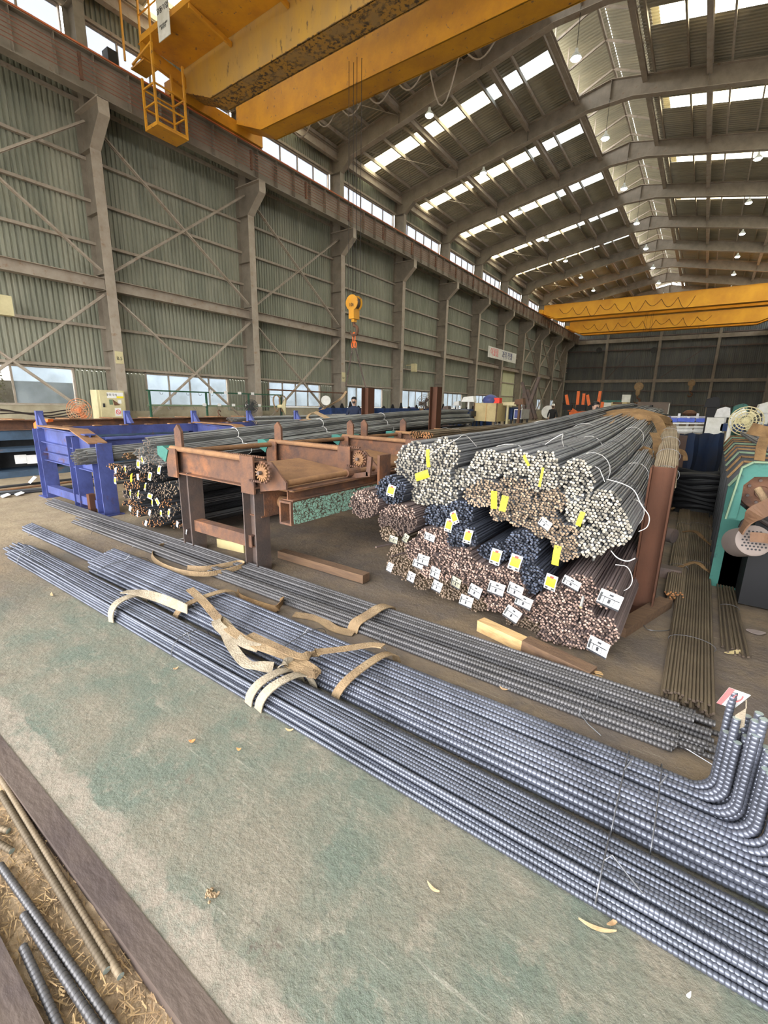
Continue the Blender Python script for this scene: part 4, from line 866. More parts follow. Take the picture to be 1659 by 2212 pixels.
ww=['uppermost white label left of the blue bars','olive label at the far left of the stack','crumpled olive label beside the far left one','large white label low left, overlapping another','white label half hidden under the large low left one','leftmost small white label at the bottom left of the stack','small white label right of the leftmost one, near the floor','white label in the third column, upper one','white label in the third column, lower one','olive toned label left of the bottom middle','lowest white label of the bottom middle','white label above and right of the lowest middle one','wide white label, left of three in a line','wide white label, middle of three in a line','wide white label, lower right of three in a line','tilted wide white label under the line of three','curled white label on top of the right lower bundles','large white label at the right edge of the stack','lowest and rightmost large white label, at floor level']
for (px,py,w_,h_,ro,dk),lab in zip(wl_,ww): tag(px,py,w_,h_,ro,'wd' if dk else 'w',lab,2.86,.05)
# rust red post
t=thing('steel_post','rust red I section post standing at the right front corner of the big stack','post',(-.19,4.05,0))
m=M(); m.box(-.275,-.262,3.93,4.13,0,1.17); m.box(-.118,-.105,3.93,4.13,0,1.18); m.box(-.265,-.115,4.02,4.032,0,1.17); m.part('section','rust_post',t)
m=M(); m.box(-.46,-.09,3.85,4.2,0,.012); m.prism([(-.46,4.1,.01),(-.27,4.1,.01),(-.27,4.1,.28)],(0,.012,0)); m.part('foot_plate','rust_post',t)
# second row: bundle beyond post, on the right
def simple_bundle(name,lab,p,q,w,h,d,bm,em,n=6,sag=0,group=None,taper=1,cat='rebar bundle',ties=3,mid=None,indiv=False,spread=1):
    p=V(p);q=V(q); t=thing(name,lab,cat,(p.x,p.y,max(0,p.z-h/2)),group); N=int(w/d);Mm=max(1,int(h/(d*.87))); pos=[]
    for j in range(Mm):
        for i in range(N):
            a=(i+.5*(j%2))*d-w/2; b=j*d*.87-h/2
            if (2*a/w)**2+(2*b/h)**2<1.1: pos.append((a+R.uniform(-.1,.1)*d,b+R.uniform(-.1,.1)*d))
    dr=(q-p); sd=V((dr.y,-dr.x,0)).normalized(); st=8; m=M()
    for a,b in pos:
        e=R.uniform(-.05,.05); P=[]
        for k in range(st+1):
            u=k/st; c=p.lerp(q,u) if mid is None else (p*(1-u)**2+V(mid)*2*u*(1-u)+q*u*u); f=(1+(spread-1)*(1-u)**2) if spread!=1 else 1
            P.append(c+sd*a*f*(1 if u<1 else taper)+V((0,0,b-sag*math.sin(u*math.pi)))+(dr.normalized()*e if k in (0,st) else V((0,0,0))))
        m.tube(P,d*.47,n,True,0,1)
    m.part('bars',[bm,em],t,True)
    for k in range(ties):
        u=(k+.4)/(ties+.3); c=p.lerp(q,u) if mid is None else (p*(1-u)**2+V(mid)*2*u*(1-u)+q*u*u); tie(t,'wire_tie',[c+sd*(w/2+.012)*math.cos(a)+V((0,0,(h/2+.012)*math.sin(a)-sag*math.sin(u*math.pi))) for a in [z*math.pi/8 for z in range(16)]],.0025,'wire')
    return t
simple_bundle('rebar_bundle','narrow upright looking bundle of dull brown bars passing behind the rust red post','rebar bundle' and (-.19,4.2,1.02),(-.43,8.6,1.33),.19,.13,.017,'bar_tan','end_dark',mid=(-.25,6,1.2),ties=4)
simple_bundle('rebar_bundle','shaded bundle under the narrow one behind the rust red post',(-.28,4.3,.80),(-.55,8.6,1.05),.2,.2,.018,'bar_brown','end_dark',mid=(-.3,6,.95),ties=2)
# floor bundles on the right
simple_bundle('rebar_bundle','long dark brown bundle on the floor in the right aisle, ends toward the camera',(.165,2.72,.045),(.165,11.0,.05),.25,.075,.0175,'bar_brown','end_dark',ties=4,spread=1.0,taper=.7)
simple_bundle('rebar_bundle','rusty bundle on the floor between the post and the long aisle bundle',(.03,4.35,.05),(-.04,11.0,.05),.15,.09,.0165,'bar_brown','end_rust',ties=3)
simple_bundle('rebar_bundle','loose rusty bundle fanned on the floor right of the long aisle bundle',(.42,3.6,.02),(.36,8.4,.03),.11,.03,.017,'bar_brown','end_dark',ties=2,spread=1.6)
for i,(a,b,c_,lab) in enumerate((((1450,1100),(1490,1082),(1560,1110),'upper'),((1465,1150),(1500,1148),(1545,1185),'middle'),((1455,1230),(1500,1215),(1550,1245),'lower'))):
    sling([([U(*a,'Z',.06),U(*b,'Z',.13),U((b[0]+c_[0])/2,(b[1]+c_[1])/2,'Z',.12),U(*c_,'Z',.02)],.035,V((0,1,.2)))],'brown strap lying across the aisle floor bundles, %s one'%lab,'sling_brown')
sling([([U(1540,1150,'Z',.05),U(1570,1130,'Z',.03),U(1582,1140,'Z',.02),U(1572,1165,'Z',.02),U(1545,1175,'Z',.04)],.06,V((0,1,.3)))],'brown strap loop on the floor right of the aisle bundles','sling_brown')
# slings heaped on the far end of the stack
T=lambda x,y,Y=8.3: U(x,y,'Y',Y)
sling([([T(1262,918),T(1290,900),T(1330,890),T(1375,888),T(1415,897),T(1440,905)],.16,V((0,1,.5))),([T(1275,912,8.0),T(1310,902,8.0),T(1360,894,8.0),T(1410,900,8.0),T(1428,925,7.6),T(1430,942,7.4)],.12,V((.3,1,.6))),([T(1395,898,8.1),T(1425,905,8),T(1450,910,8.4),T(1432,915,8)],.14,V((0,1,.4))),([T(1300,915,7.9),T(1320,905,7.8),T(1345,903,7.8),T(1372,900,7.7),T(1398,904,7.7),T(1402,911,7.7),T(1380,912,7.7),T(1340,908,7.7)],.09,V((.1,.6,1))),([T(1260,922,7.8),T(1280,910,7.9),T(1300,902,8.0),T(1340,893,8.1),T(1380,891,8.1)],.06,V((0,.3,1))),([T(1350,899,7.7),T(1358,908,7.6),T(1352,915,7.5),T(1345,906,7.6)],.10,V((.5,.5,.6)))],'large heap of broad brown webbing over the far end of the big stack','sling_brown')
sling([([T(1270,948,6.5),T(1285,958,6.2),T(1300,950,6.2),T(1292,940,6.3),T(1310,925,6.4),T(1320,912,6.6)],.12,V((.5,.5,.6))),([T(1288,945,6.1),T(1298,955,6.0),T(1302,970,5.9),T(1303,978,5.8)],.07,V((1,.3,0)))],'knotted brown webbing on the left part of the upper bundles')
sling([([T(1412,935,6.6),T(1420,955,6.3),T(1416,985,6.0),T(1405,1000,5.8),T(1380,1000,5.6),T(1362,990,5.5)],.10,V((.6,1,.2))),([T(1375,985,5.6),T(1395,975,5.8),T(1400,995,5.6)],.12,V((.3,1,1)))],'brown webbing hanging down inside the right edge of the stack','sling_brown')
sling([([T(1425,985,6.4),T(1440,973,6.2),T(1462,974,6.1),T(1478,980,6.2),T(1480,995,6.2)],.06,V((0,.3,1)))],'narrow brown strap across the bundle behind the post','sling_brown')
# ================================================================ second stack, left of the rusty table
CL2={'K':(.0215,('bar_light','end_dark',.0096)),'G':(.0215,('bar_light','end_tan',.0098)),'N':(.020,('bar_brown','end_rust',.0092)),'O':(.020,('bar_brown','end_rust',.0092))}
sp2=[(211,985,9,15,'G','grey bundle reaching far left beyond the others'),(323,958,9,12,'K','small dark bundle at the very top'),(279,984,7,6,'O','orange rusty ends, small, near the top'),(307,976,12,9,'K','dark bundle just under the top one'),(330,980,12,12,'K','dark bundle at the top right'),(316,993,14,9,'K','dark bundle behind two tags in the upper middle'),(348,994,14,12,'K','dark bundle at the upper right edge'),
(319,1012,13,10,'K','dark bundle in the middle'),(252,1009,11,8,'N','brown bundle at the upper left'),(280,1011,12,7,'K','dark bundle between the brown ones'),(265,1026,12,9,'N','brown bundle behind the crumpled tag'),(308,1031,13,9,'N','brown bundle left of the middle tag'),(342,1029,14,9,'K','dark bundle right of the middle tag'),
(287,1048,14,9,'N','brown bundle on the third level'),(330,1053,11,8,'K','dark bundle on the third level'),(369,1057,20,15,'G','large grey bundle of tubes at the right'),(279,1068,9,8,'K','dark bundle behind a slanted tag'),(301,1073,12,9,'K','dark bundle low in the middle'),(341,1070,11,9,'K','dark bundle low at the right'),
(360,1087,11,8,'N','olive brown bundle low at the right'),(287,1086,14,7,'N','flat rusty bundle low at the left'),(305,1103,15,11,'O','orange rusty bundle near the floor'),(347,1111,14,11,'K','dark tagged bundle near the floor'),(369,1113,10,10,'K','dark tagged bundle beside it near the floor'),(379,1098,7,10,'G','thin grey bundle by the table leg'),(335,1128,18,8,'O','rust orange bundle lying on the floor'),(391,1131,12,8,'O','rusty bundle on the floor behind the table leg')]
res=stackfill(sp2,2.78,CL2,.0)
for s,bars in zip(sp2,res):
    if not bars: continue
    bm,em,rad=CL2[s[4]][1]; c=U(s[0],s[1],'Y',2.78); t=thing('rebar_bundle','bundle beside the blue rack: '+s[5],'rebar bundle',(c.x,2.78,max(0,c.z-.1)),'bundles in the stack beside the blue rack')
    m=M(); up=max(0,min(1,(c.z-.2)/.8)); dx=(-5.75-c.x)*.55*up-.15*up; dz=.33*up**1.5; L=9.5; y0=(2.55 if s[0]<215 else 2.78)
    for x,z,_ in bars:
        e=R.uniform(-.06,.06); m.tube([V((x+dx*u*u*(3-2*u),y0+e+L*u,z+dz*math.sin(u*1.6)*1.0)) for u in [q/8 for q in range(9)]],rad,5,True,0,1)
    m.part('bars',[bm if c.z>.8 else 'bar_black',em],t,True)  # lower bundles get black bars: shade low in the stack painted in
    if c.z>.75:
        xs=[b[0] for b in bars];zs=[b[1] for b in bars]; w_=(max(xs)-min(xs))/2+.014;h_=(max(zs)-min(zs))/2+.014; cx=(max(xs)+min(xs))/2; cz=(max(zs)+min(zs))/2
        for yy in (1.2,3.0,5.0):
            u=yy/L; tie(t,'wire_tie',[V((cx+dx*u*u*(3-2*u)+w_*math.cos(a),y0+yy,cz+dz*math.sin(u*1.6)+h_*math.sin(a))) for a in [q*math.pi/9 for q in range(18)]],.004,'white_wire')
for i,(px,py,w_,h_,ro,kd,lab) in enumerate([(299,1003,12,17,3,'yw','upper middle, square on'),(308,993,9,17,-25,'yw','upper middle, tilted right'),(271,1014,9,16,2,'yw','left of the upper middle'),(344,1015,12,18,0,'yw','at the upper right'),(250,1017,17,15,-15,'w','curled white one at the upper left'),(284,1032,15,18,-20,'y','large crumpled plain yellow one'),(298,1031,13,14,-5,'w','white one touching the crumpled yellow'),(324,1029,11,17,4,'yw','middle right'),(249,1038,8,15,2,'yw','lone, by the rack leg'),(314,1051,7,16,0,'yw','narrow, centre'),(282,1066,8,16,8,'yw','slanted, lower left'),(299,1068,8,17,-12,'yw','slanted the other way, lower left'),(324,1072,17,11,6,'yw','lying sideways in the lower middle'),(329,1086,7,15,0,'yw','hanging under the sideways one'),(340,1084,17,9,40,'yw','steeply tilted, lower middle'),(281,1099,15,12,5,'w','white, lowest left'),(297,1110,6,16,18,'w','narrow olive white, edge on, low'),(323,1108,15,13,6,'w','white, low middle'),(348,1109,12,13,-5,'yw','near the floor, left of a pair'),(365,1108,8,17,5,'yw','near the floor, right of a pair'),(315,1131,9,12,8,'w','white, on the floor bundle'),(383,1133,9,13,10,'w','white, by the rusty leg'),(402,1149,8,11,5,'w','white, half behind the rusty leg')]):
    tag(px,py,w_,h_,ro,kd,'small tag on the stack beside the blue rack: '+lab,2.60 if i<20 else 2.62,.05)
# ================================================================ rusty transfer table
t=thing('transfer_table','rusty steel bar transfer table with chains and sprockets between the two stacks','roller table',(-3.8,5.5,0))
def leg(x,y,h,w=.17,name='leg',mt='dark_steel',par=None):
    m=M(); m.ib((x,y,0),(x,y,h),w,.17,.012,up=(1,0,0)); m.part(name,mt,par or t)
for i,y in enumerate((2.68,5.5,8.4)):
    leg(-4.38,y,.86); leg(-3.33,y,.86)
    m=M(); m.chan((-4.34,y,.29),(-3.36,y,.29),.1,.12,.012); m.part('lower_rail','rust',t)
for i,y in enumerate((2.65,4.0,5.45,6.95,8.4)):
    m=M(); m.ib((-4.58,y,.965),(-3.2,y,.955),.14,.25,.012); m.part('cross_beam','rust',t)
    m=M(); m.tube([(-4.56,y-.05,1.10),(-3.28,y-.05,1.09)],.028,10); m.part('top_bar','rust_tan',t,True)
    m=M(); m.box(-4.60,-4.42,y-.09,y-.07,.80,1.1); m.part('gusset_plate','rust',t); m=M(); m.box(-3.38,-3.2,y-.09,y-.07,.78,1.12); m.part('gusset_plate','rust',t)
    m=M(); m.prism([(-3.2,y-.02,.8),(-2.86,y-.02,.86),(-2.86,y-.02,.92),(-3.04,y-.02,1.08),(-3.2,y-.02,1.08)],(0,.02,0)); m.part('end_plate','rust',t)
    c=V((-3.05,y-.11,1.0)); m=M(); m.lathe(c,(0,1,0),[(-.02,.055),(-.02,.03),(-.035,.028),(-.035,.01)],16)
    for k in range(16):
        a=k*math.pi/8; m.prism([c+V((math.cos(a+d_)*r_,-.015,math.sin(a+d_)*r_)) for d_,r_ in ((-.13,.05),(-.06,.078),(.06,.078),(.13,.05))],(0,.025,0))
    m.cyl(c,(0,1,0),.062,.02,20); sp=m.part('sprocket','rust_tan',t,label='toothed chain sprocket')
    m=M(); m.cyl(c+V((0,-.035,0)),(0,1,0),.018,.03,10); m.part('axle','dark_steel',sp)
    m=M(); q=0
    pts=[(-4.5+k*.03,y-.02,1.115) for k in range(47)]+[(-3.05+.088*math.sin(a),y-.10,1.0+.088*math.cos(a)) for a in [k*.36 for k in range(9)]]+[(-3.08-k*.03,y-.10,.912) for k in range(6)]
    for p in pts: m.box(p[0]-.010,p[0]+.010,p[1]-.014,p[1]+.014,p[2]-.008,p[2]+.008)
    m.part('drive_chain','rust',t)
for y0_,y1_ in ((2.7,3.9),(4.1,5.35),(5.55,6.85),(7.05,8.3)):
    m=M(); m.prism([(-4.0,y0_,.93),(-3.0,y0_,.84),(-2.84,y0_,.84),(-2.84,y0_,.83),(-3.0,y0_,.82),(-4.0,y0_,.915)],(0,y1_-y0_,0)); m.part('tray_plate','rust_tan',t)
for x,z,mt in ((-4.52,1.06,'rust_tan'),(-2.92,.90,'rust_tan')):
    m=M(); m.tube([(x,2.7,z),(x,8.4,z)],.03,10); m.part('long_shaft',mt,t,True)
for y in (3.6,5.1): 
    m=M(); m.tube([(-2.92,y-.1,.9),(-2.92,y+.1,.9)],.045,12); m.beam((-2.92,y,.86),(-2.70,y,.90),.03,.05); m.beam((-2.70,y,.88),(-2.68,y,1.08),.03,.05); m.part('crank_arm','rust',t)
for i,y in enumerate((2.6,3.95,5.4,5.75,6.9)):
    m=M(); p=V((-4.42,y,1.08)); m.prism([p+V((-.06,0,0)),p+V((.06,0,0)),p+V((.06,0,.20)),p+V((0,0,.27)),p+V((-.06,0,.22))],(0,.03,0)); m.part('stop_plate','rust',t)
    m=M(); p=V((-4.66,y-.05,1.02)); m.prism([p+V((-.09,0,0)),p+V((.05,0,-.07)),p+V((.12,0,.06)),p+V((.02,0,.10)),p+V((-.09,0,.09))],(0,.14,0)); m.part('guide_cam','green_machine',t)
m=M(); m.box(-3.42,-3.23,2.66,8.5,.54,.555); m.box(-3.42,-3.23,2.66,8.5,.77,.785); m.box(-3.43,-3.41,2.66,8.5,.54,.785); m.box(-3.25,-3.235,2.70,8.5,.55,.78); m.part('side_beam','rust',t)
# box beam with flaking green paint
t2=thing('box_beam','hollow steel box beam with flaking turquoise paint sticking out beside the rusty table','beam',(-2.88,5,.53))
m=M(); y=2.66; x0,x1,z0,z1=-2.99,-2.84,.53,.745; w=.018
m.box(x0,x1,y,7.5,z0,z0+w); m.box(x0,x1,y,7.5,z1-w,z1); m.box(x0,x0+w,y,7.5,z0+w,z1-w); m.box(x1-w,x1-.001,y,7.5,z0+w,z1-w); m.box(x0+w,x1-w,y+.4,y+.42,z0+w,z1-w); m.part('shell','rust',t2)
m=M(); m.box(x1-.001,x1+.002,y+.03,7.5,z0+.004,z1-.004); m.part('painted_side','green_flake',t2,label='side face with cracked turquoise paint')
m=M(); m.ib((-2.9,y+.02,.80),(-2.9,7.5,.80),.13,.1,.01); m.part('top_channel','rust',t2)
m=M(); m.tube([(-3.22,2.9,.66),(-3.0,2.9,.66)],.06,14); m.part('stub_pipe','rust_tan',t2,True)
for yy in (4.4,7.0):
    m=M(); m.box(-2.97,-2.86,yy,yy+.12,0,.53); m.part('support_leg','dark_steel',t2)
m=M(); m.box(-2.70,-2.67,3.75,3.95,.5,1.08); m.part('stop_plate','rust',t2)
m=M(); m.box(-3.42,-2.3,3.0,3.1,.012,.09); m.top('timber_block','timber_dark','dark timber bearer on the floor beneath the rusty table','timber')
timber((-4.25,2.9,0),(-3.85,2.95,0),.1,.1,'plywood','pale square timber block inside the rusty table leg frame'); 
m=M(); m.box(-4.5,-4.05,3.1,3.3,0,.08); m.top('timber_block','green_machine','turquoise painted block on the floor inside the rusty table','timber')
# posts behind the table
def post(pa,pb,top,Y,lab,mt='rust_post',bot=0,w=None):
    a=U(pa,900,'Y',Y); b=U(pb,900,'Y',Y); zt=U((pa+pb)/2,top,'Y',Y).z; m=M(); w_=abs(b.x-a.x)*.85; m.ib(((a.x+b.x)/2,Y,bot),((a.x+b.x)/2,Y,zt),w_,w_*.8,.012,up=(1,0,0)); m.top('steel_post',mt,lab,'post')
post(784,805,838,8.0,'tall rusty H post standing behind the table, left of two'); post(928,951,836,9.0,'tall rusty H post standing behind the table, right of two'); post(636,672,926,6.0,'short rusty H post just behind the table top','rust_post',0)
# bars crossing behind the table, far racks
simple_bundle('rebar_bundle','rusty bar bundle on the far end of the rusty table, left of a pair',(-3.45,5.75,1.17),(-3.3,15.5,1.20),.18,.11,.018,'bar_brown','end_rust',ties=4)
simple_bundle('rebar_bundle','rusty bar bundle on the far end of the rusty table, right of a pair',(-3.26,5.75,1.17),(-3.1,15.5,1.20),.18,.11,.018,'bar_brown','end_rust',ties=4)
for j,(px,py,Y,lab) in enumerate(((500,905,7.2,'front left'),(548,912,7.0,'front, lower one'),(560,902,8.6,'rear'))):
    p=U(px,py,'Y',Y); simple_bundle('rebar_bundle','pale grey bundle on the far racks below the windows, '+lab,(p.x,p.y,p.z),(p.x-.2,p.y+12,p.z+.04),.36,.12,.03,'bar_light','end_dark',n=5,ties=4,mid=(p.x-.1,p.y+6,p.z+.05))
for j,(px,py,Y) in enumerate(((735,905,10.5),(770,915,9.6),(820,900,13))):
    p=U(px,py,'Y',Y); simple_bundle('rebar_bundle','long grey bundle behind the two tall rusty posts, %s one'%('nearer left','nearer right','farther')[j],(p.x+.4,p.y-3,p.z-.16),(p.x-.1,p.y+7,p.z-.1),.5,.16,.03,'bar_light','end_dark',n=5,ties=4,mid=(p.x+.1,p.y+1,p.z+.28))
def trestle(x0,x1,y,h,lab):
    t=thing('trestle',lab,'trestle',((x0+x1)/2,y,0),'trestles under the far bundles'); m=M(); m.beam((x0,y,h-.05),(x1,y,h-.05),.1,.1); m.part('top_bar','dark_steel',t)
    for x in (x0+.05,x1-.05): m=M(); m.beam((x,y,0),(x,y,h-.1),.08,.08); m.part('leg','dark_steel',t)
trestle(-10.9,-8.4,8.9,1.02,'dark steel trestle under the pale far bundles, front one'); trestle(-11.0,-8.4,14.5,1.04,'dark steel trestle under the pale far bundles, rear one')
trestle(-8.2,-6.0,9.2,.86,'dark steel trestle under the long bundles behind the posts, front one'); trestle(-8.6,-6.2,14.5,.9,'dark steel trestle under the long bundles behind the posts, rear one')
trestle(-13.4,-12.3,16.5,1.03,'dark steel trestle under the bundle before the blue benches')
# sling between the chain and the bundles
sling([([U(748,845,'Y',9.5),U(735,862,'Y',9.2),U(700,882,'Y',8.8),U(672,893,'Y',8.4),U(664,903,'Y',8.2),U(676,912,'Y',8.0),U(682,935,'Y',7.6)],.06,V((.3,.8,.3))),([U(680,890,'Y',8.3),U(710,905,'Y',7.8),U(735,922,'Y',7.2)],.09,V((.5,.6,.5))),([U(682,938,'Y',7.2),U(695,920,'Y',7.0),U(710,915,'Y',7.0),U(712,925,'Y',7.0)],.11,V((.5,.6,.5)))],'tan webbing sling rising from the far bundles toward the hanging chain')
# ================================================================ blue rack
t=thing('storage_rack','blue painted steel bar rack with rusty top edges at the left','rack',(-7.7,5,0))
for i,y in enumerate((2.81,5.5,8.4)):
    for x,w in ((-8.66,.2),(-7.42,.2),(-6.68,.2)):
        m=M(); m.ib((x,y,0.015),(x,y,1.0 if x>-7 else (1.1 if x<-8 else 1.05)),w,.2,.014,up=(1,0,0)); m.part('leg','blue_steel',t)
        m=M(); m.box(x-.15,x+.15,y-.14,y+.14,0,.015); m.part('foot_plate','blue_steel',t)
    m=M(); m.ib((-8.66,y,1.02),(-6.95,y,.98),.14,.24,.014); m.part('top_beam','blue_steel',t)
    m=M(); m.box(-8.6,-7.3,y-.08,y+.08,1.14,1.16); m.prism([(-7.3,y-.12,1.16),(-6.75,y-.12,1.0),(-6.75,y-.12,.985),(-7.3,y-.12,1.145)],(0,.24,0)); m.part('top_wear_plate','rust_tan',t,label='rusty orange wear plate')
    m=M(); m.ib((-8.66,y,.68),(-6.9,y,.655),.12,.14,.012); m.part('middle_rail','blue_steel',t)
    m=M(); m.chan((-8.56,y-.02,.14),(-6.78,y-.02,.13),.12,.12,.012); m.part('lower_rail','blue_steel',t)
    m=M(); m.box(-8.6,-7.4,y-.005,y+.005,.75,.92); m.part('web_panel','blue_steel',t)
for y in (2.81,4.16,5.5,6.9,8.4):
    m=M(); m.beam((-8.68,y,1.1),(-8.68,y,1.38),.1,.06); m.prism([(-8.65,y-.03,1.16),(-8.5,y-.03,1.16),(-8.65,y-.03,1.34)],(0,.06,0)); m.part('end_stop','blue_steel',t)
for x,z in ((-8.62,1.05),(-7.0,.98),(-6.72,.86)):
    m=M(); m.chan((x,2.9,z),(x,8.4,z),.07,.15,.01); m.part('long_rail','blue_steel',t)
m=M(); m.box(-7.0,-6.7,2.9,8.4,.88,.9); m.part('side_tray','rust_tan',t)
for k in range(12): y=3.1+k*.45; m=M(); m.box(-8.66,-8.57,y,y+.12,1.125,1.14); m.part('wear_strip','rust_tan',t)
m=M(); m.tube([(-6.95,3.0,1.03),(-6.95,8.4,1.03)],.025,8); m.part('roller_bar','blue_steel',t)
m=M(); m.box(-6.96,-6.88,2.66,2.74,0,.28); m.part('red_guard','rust_post',t,label='small rust red guard stub')
# conveyor machine behind, at the left edge
t=thing('conveyor_machine','dark blue conveyor machine with rusty top rail behind the blue rack','conveyor',(-11.3,5,0))
m=M(); m.ib((-11.6,1.6,1.02),(-11.6,10.5,1.02),.3,.2,.015); m.part('top_rail','rust',t)
m=M(); m.box(-11.7,-11.5,1.6,10.5,.72,.92); m.part('side_panel','blue_machine',t)
for y in (1.7,2.7,3.7,4.7,5.7,6.7,7.7,8.7,9.7): m=M(); m.box(-11.62,-11.44,y,y+.16,0,.72); m.part('leg','blue_machine',t)
for y in (2.2,3.1,4.1,5.0,5.9,6.9,7.8,8.7): m=M(); m.prism([(-11.78,y,1.13),(-11.3,y+.1,1.13),(-11.3,y+.3,1.13),(-11.78,y+.2,1.13)],(0,0,.02)); m.part('roller_bracket','rust_tan',t)
m=M(); m.box(-11.9,-11.2,1.6,10.5,.0,.12); m.box(-11.9,-11.3,1.6,10.5,.5,.56); m.part('base_frame','blue_machine',t)
m=M(); m.box(-12.6,-11.95,1.8,10.4,.1,.95); m.part('housing','dark_grey',t)
m=M(); m.cyl((-11.75,2.6,.4),(0,0,1),.09,.5,14); m.part('motor','green_dark',t,True)
m=M(); m.beam((-10.55,3.35,.93),(-9.1,2.95,.12),.16,.03); m.beam((-10.55,3.35,.93),(-9.1,2.95,.12),.03,.1); m.top('ramp_plate','rust_tan','tan sloping steel plate leaning between the conveyor and the blue rack','plate')
m=M(); p=U(80,925,'Y',3.0); m.prism([U(72,915,'Y',3.0),U(82,905,'Y',3.0),U(103,905,'Y',3.0),U(103,911,'Y',3.0),U(85,914,'Y',3.0),U(82,925,'Y',3.0),U(83,934,'Y',3.0),U(74,932,'Y',3.0)],(0,.08,0)); m.top('chain_hoist_hook','orange','orange bracket hooked over the blue rack corner','bracket')
# bars on the floor at far left
m=M()
for i,(a,b,r) in enumerate((((-4,1053),(112,1040),.022),((-4,1060),(112,1046),.018),((-4,1064),(112,1054),.024),((-4,1070),(112,1058),.02))):
    p=U(*a,'Z',r); q=U(*b,'Z',r); d=(q-p).normalized(); m=M(); m.tube([p-d*2,q+d*2.5],r,8,True); m.top('steel_bar','rust_tan' if i==1 else 'bar_black','%s of four straight bars on the floor at the far left edge'%ORD[i],'steel bar','bars on the floor at far left')
for i,(px,py) in enumerate(((69,1043),(40,1069),(10,1073))):
    p=U(px,py,'Z',.04 if i==0 else .01); m=M(); m.prism([p+V((-.09,-.03,0)),p+V((.09,-.05,0)),p+V((.08,.06,.10 if i==0 else .03)),p+V((-.08,.06,.1 if i==0 else .03))],(0,.004,.01)); m.top('paper_scrap','tag_white','white paper scrap by the bars at the far left, %s from the right'%ORD[i],'scrap')
for px,py,lab in ((45,993,'left'),(70,993,'right')):
    p=U(px,py,'X',-11.4); m=M(); m.box(p.x,p.x+.01,p.y-.1,p.y+.1,p.z-.08,p.z+.1); m.top('paper_note','tag_white','white paper note on the dark conveyor machine, %s one'%lab,'paper')
# electric cabinet
t=thing('electric_cabinet','yellowed metal electric cabinet with stickers in front of the first full column','cabinet',(-16.6,7.45,.9))
m=M(); m.box(-16.9,-16.45,7.0,7.88,.9,1.85); m.part('body','cream',t)
m=M(); m.box(-16.45,-16.425,7.07,7.84,.94,1.82); d=m.part('door','cream',t); q=M(); q.box(-16.425,-16.39,7.14,7.19,1.3,1.42); q.part('handle','ink',d)
for a,b,c,e,mt,nm in ((7.3,7.6,1.6,1.78,'tag_white','white_notice'),(7.6,7.82,1.66,1.78,'tag_white','striped_notice'),(7.6,7.82,1.60,1.66,'tag_yellow','yellow_strip'),(7.5,7.7,1.0,1.27,'tag_white','no_smoking_sticker'),(7.35,7.46,1.38,1.55,'green_pale','round_sticker'),(7.62,7.74,1.42,1.54,'tag_white','small_sticker')):
    m=M(); m.box(-16.424,-16.42,a,b,c,e); m.part(nm,mt,t)
m=M(); m.tube([(-16.415,7.6+.07*math.cos(a),1.14+.07*math.sin(a)) for a in [k*math.pi/8 for k in range(16)]],.008,5,closed=True); m.beam((-16.415,7.55,1.19),(-16.415,7.65,1.09),.012,.012); m.part('no_smoking_ring','red_ink',t)
textmesh('운전 주의',.085,t,'lettering','ink',(-16.417,7.45,1.70),(0,1,0),(0,0,1),.001)
m=M(); m.prism([(-16.42,7.46,1.55),(-16.42,7.68,1.38),(-16.42,7.5,1.36)],(.02,0,0)); m.part('torn_flap','rust',t)
for i in range(4):
    m=M(); m.tube([U(0+k*22,895-4*math.sin(k*.7+i)-i*3+ (4-abs(k-5))*1.5,'X',-16.9) for k in range(9)],.022,6); m.top('power_cable','rubber_cable','black cable sagging along the foot of the left wall, %s from below'%ORD[i],'cable','sagging black cables',smooth=True)
# fans and round lamps
def fan(px,py,ax,v,r,lab,mt='orange_rust',face=(1,-.6,0),st=True):
    p=U(px,py,ax,v); f=V(face).normalized(); t=thing('industrial_fan',lab,'fan',(p.x,p.y,0 if st else p.z-r))
    a=f.cross(V((0,0,1))).normalized(); b=V((0,0,1))
    m=M()
    for k in range(5): rr=r*(k+1)/5; m.tube([p+f*(.07*(1-(k/5)**2))+a*rr*math.cos(q)+b*rr*math.sin(q) for q in [j*math.pi/12 for j in range(24)]],.011,4,closed=True)
    for k in range(18): q=k*math.pi/9; e=a*math.cos(q)+b*math.sin(q); m.tube([p+f*.08,p+e*r*.6+f*.05,p+e*r],.007,4)
    m.part('wire_guard',mt,t)
    m=M(); m.cyl(p-f*.12,f,r*.25,.2,14); m.part('motor','aluminium',t,True)
    for k in range(3):
        q=k*2.09; e=a*math.cos(q)+b*math.sin(q); g_=f.cross(e); m=M(); m.prism([p+e*r*.12-g_*.05,p+e*r*.68-g_*r*.25,p+e*r*.72+g_*r*.25,p+e*r*.12+g_*.05],f*.012); m.part('blade',mt,t)
    if mt=='orange_rust': m=M(); m.lathe(p-f*.09,f,[(0,r*.2),(0,r*.9),(.03,r*.95),(.01,r*.2)],24); m.part('back_plate',mt,t,True)
    if st:
        m=M(); m.tube([p-f*.12,p-f*.14-b*(p.z-.03)],.025,8); m.cyl((p.x-f.x*.14,p.y-f.y*.14,.02),(0,0,1),.22,.04,16); m.part('stand','dark_grey',t)
    return t
fan(172,887,'X',-15.2,.34,'orange rusty industrial fan left of the electric cabinet',face=(.8,-.75,.1))
fan(543,878,'X',-15.0,.26,'dark round fan leaning under the hanging strap coils','dark_grey',(1,-.6,.1))
fan(917,872,'X',-14.5,.55,'large open wire fan in front of the far windows','dark_steel',(1,-.7,0))
fan(1612,910,'Y',12.5,.30,'cream round fan at the right, above the dark machines','cream',(-.2,-1,.1))
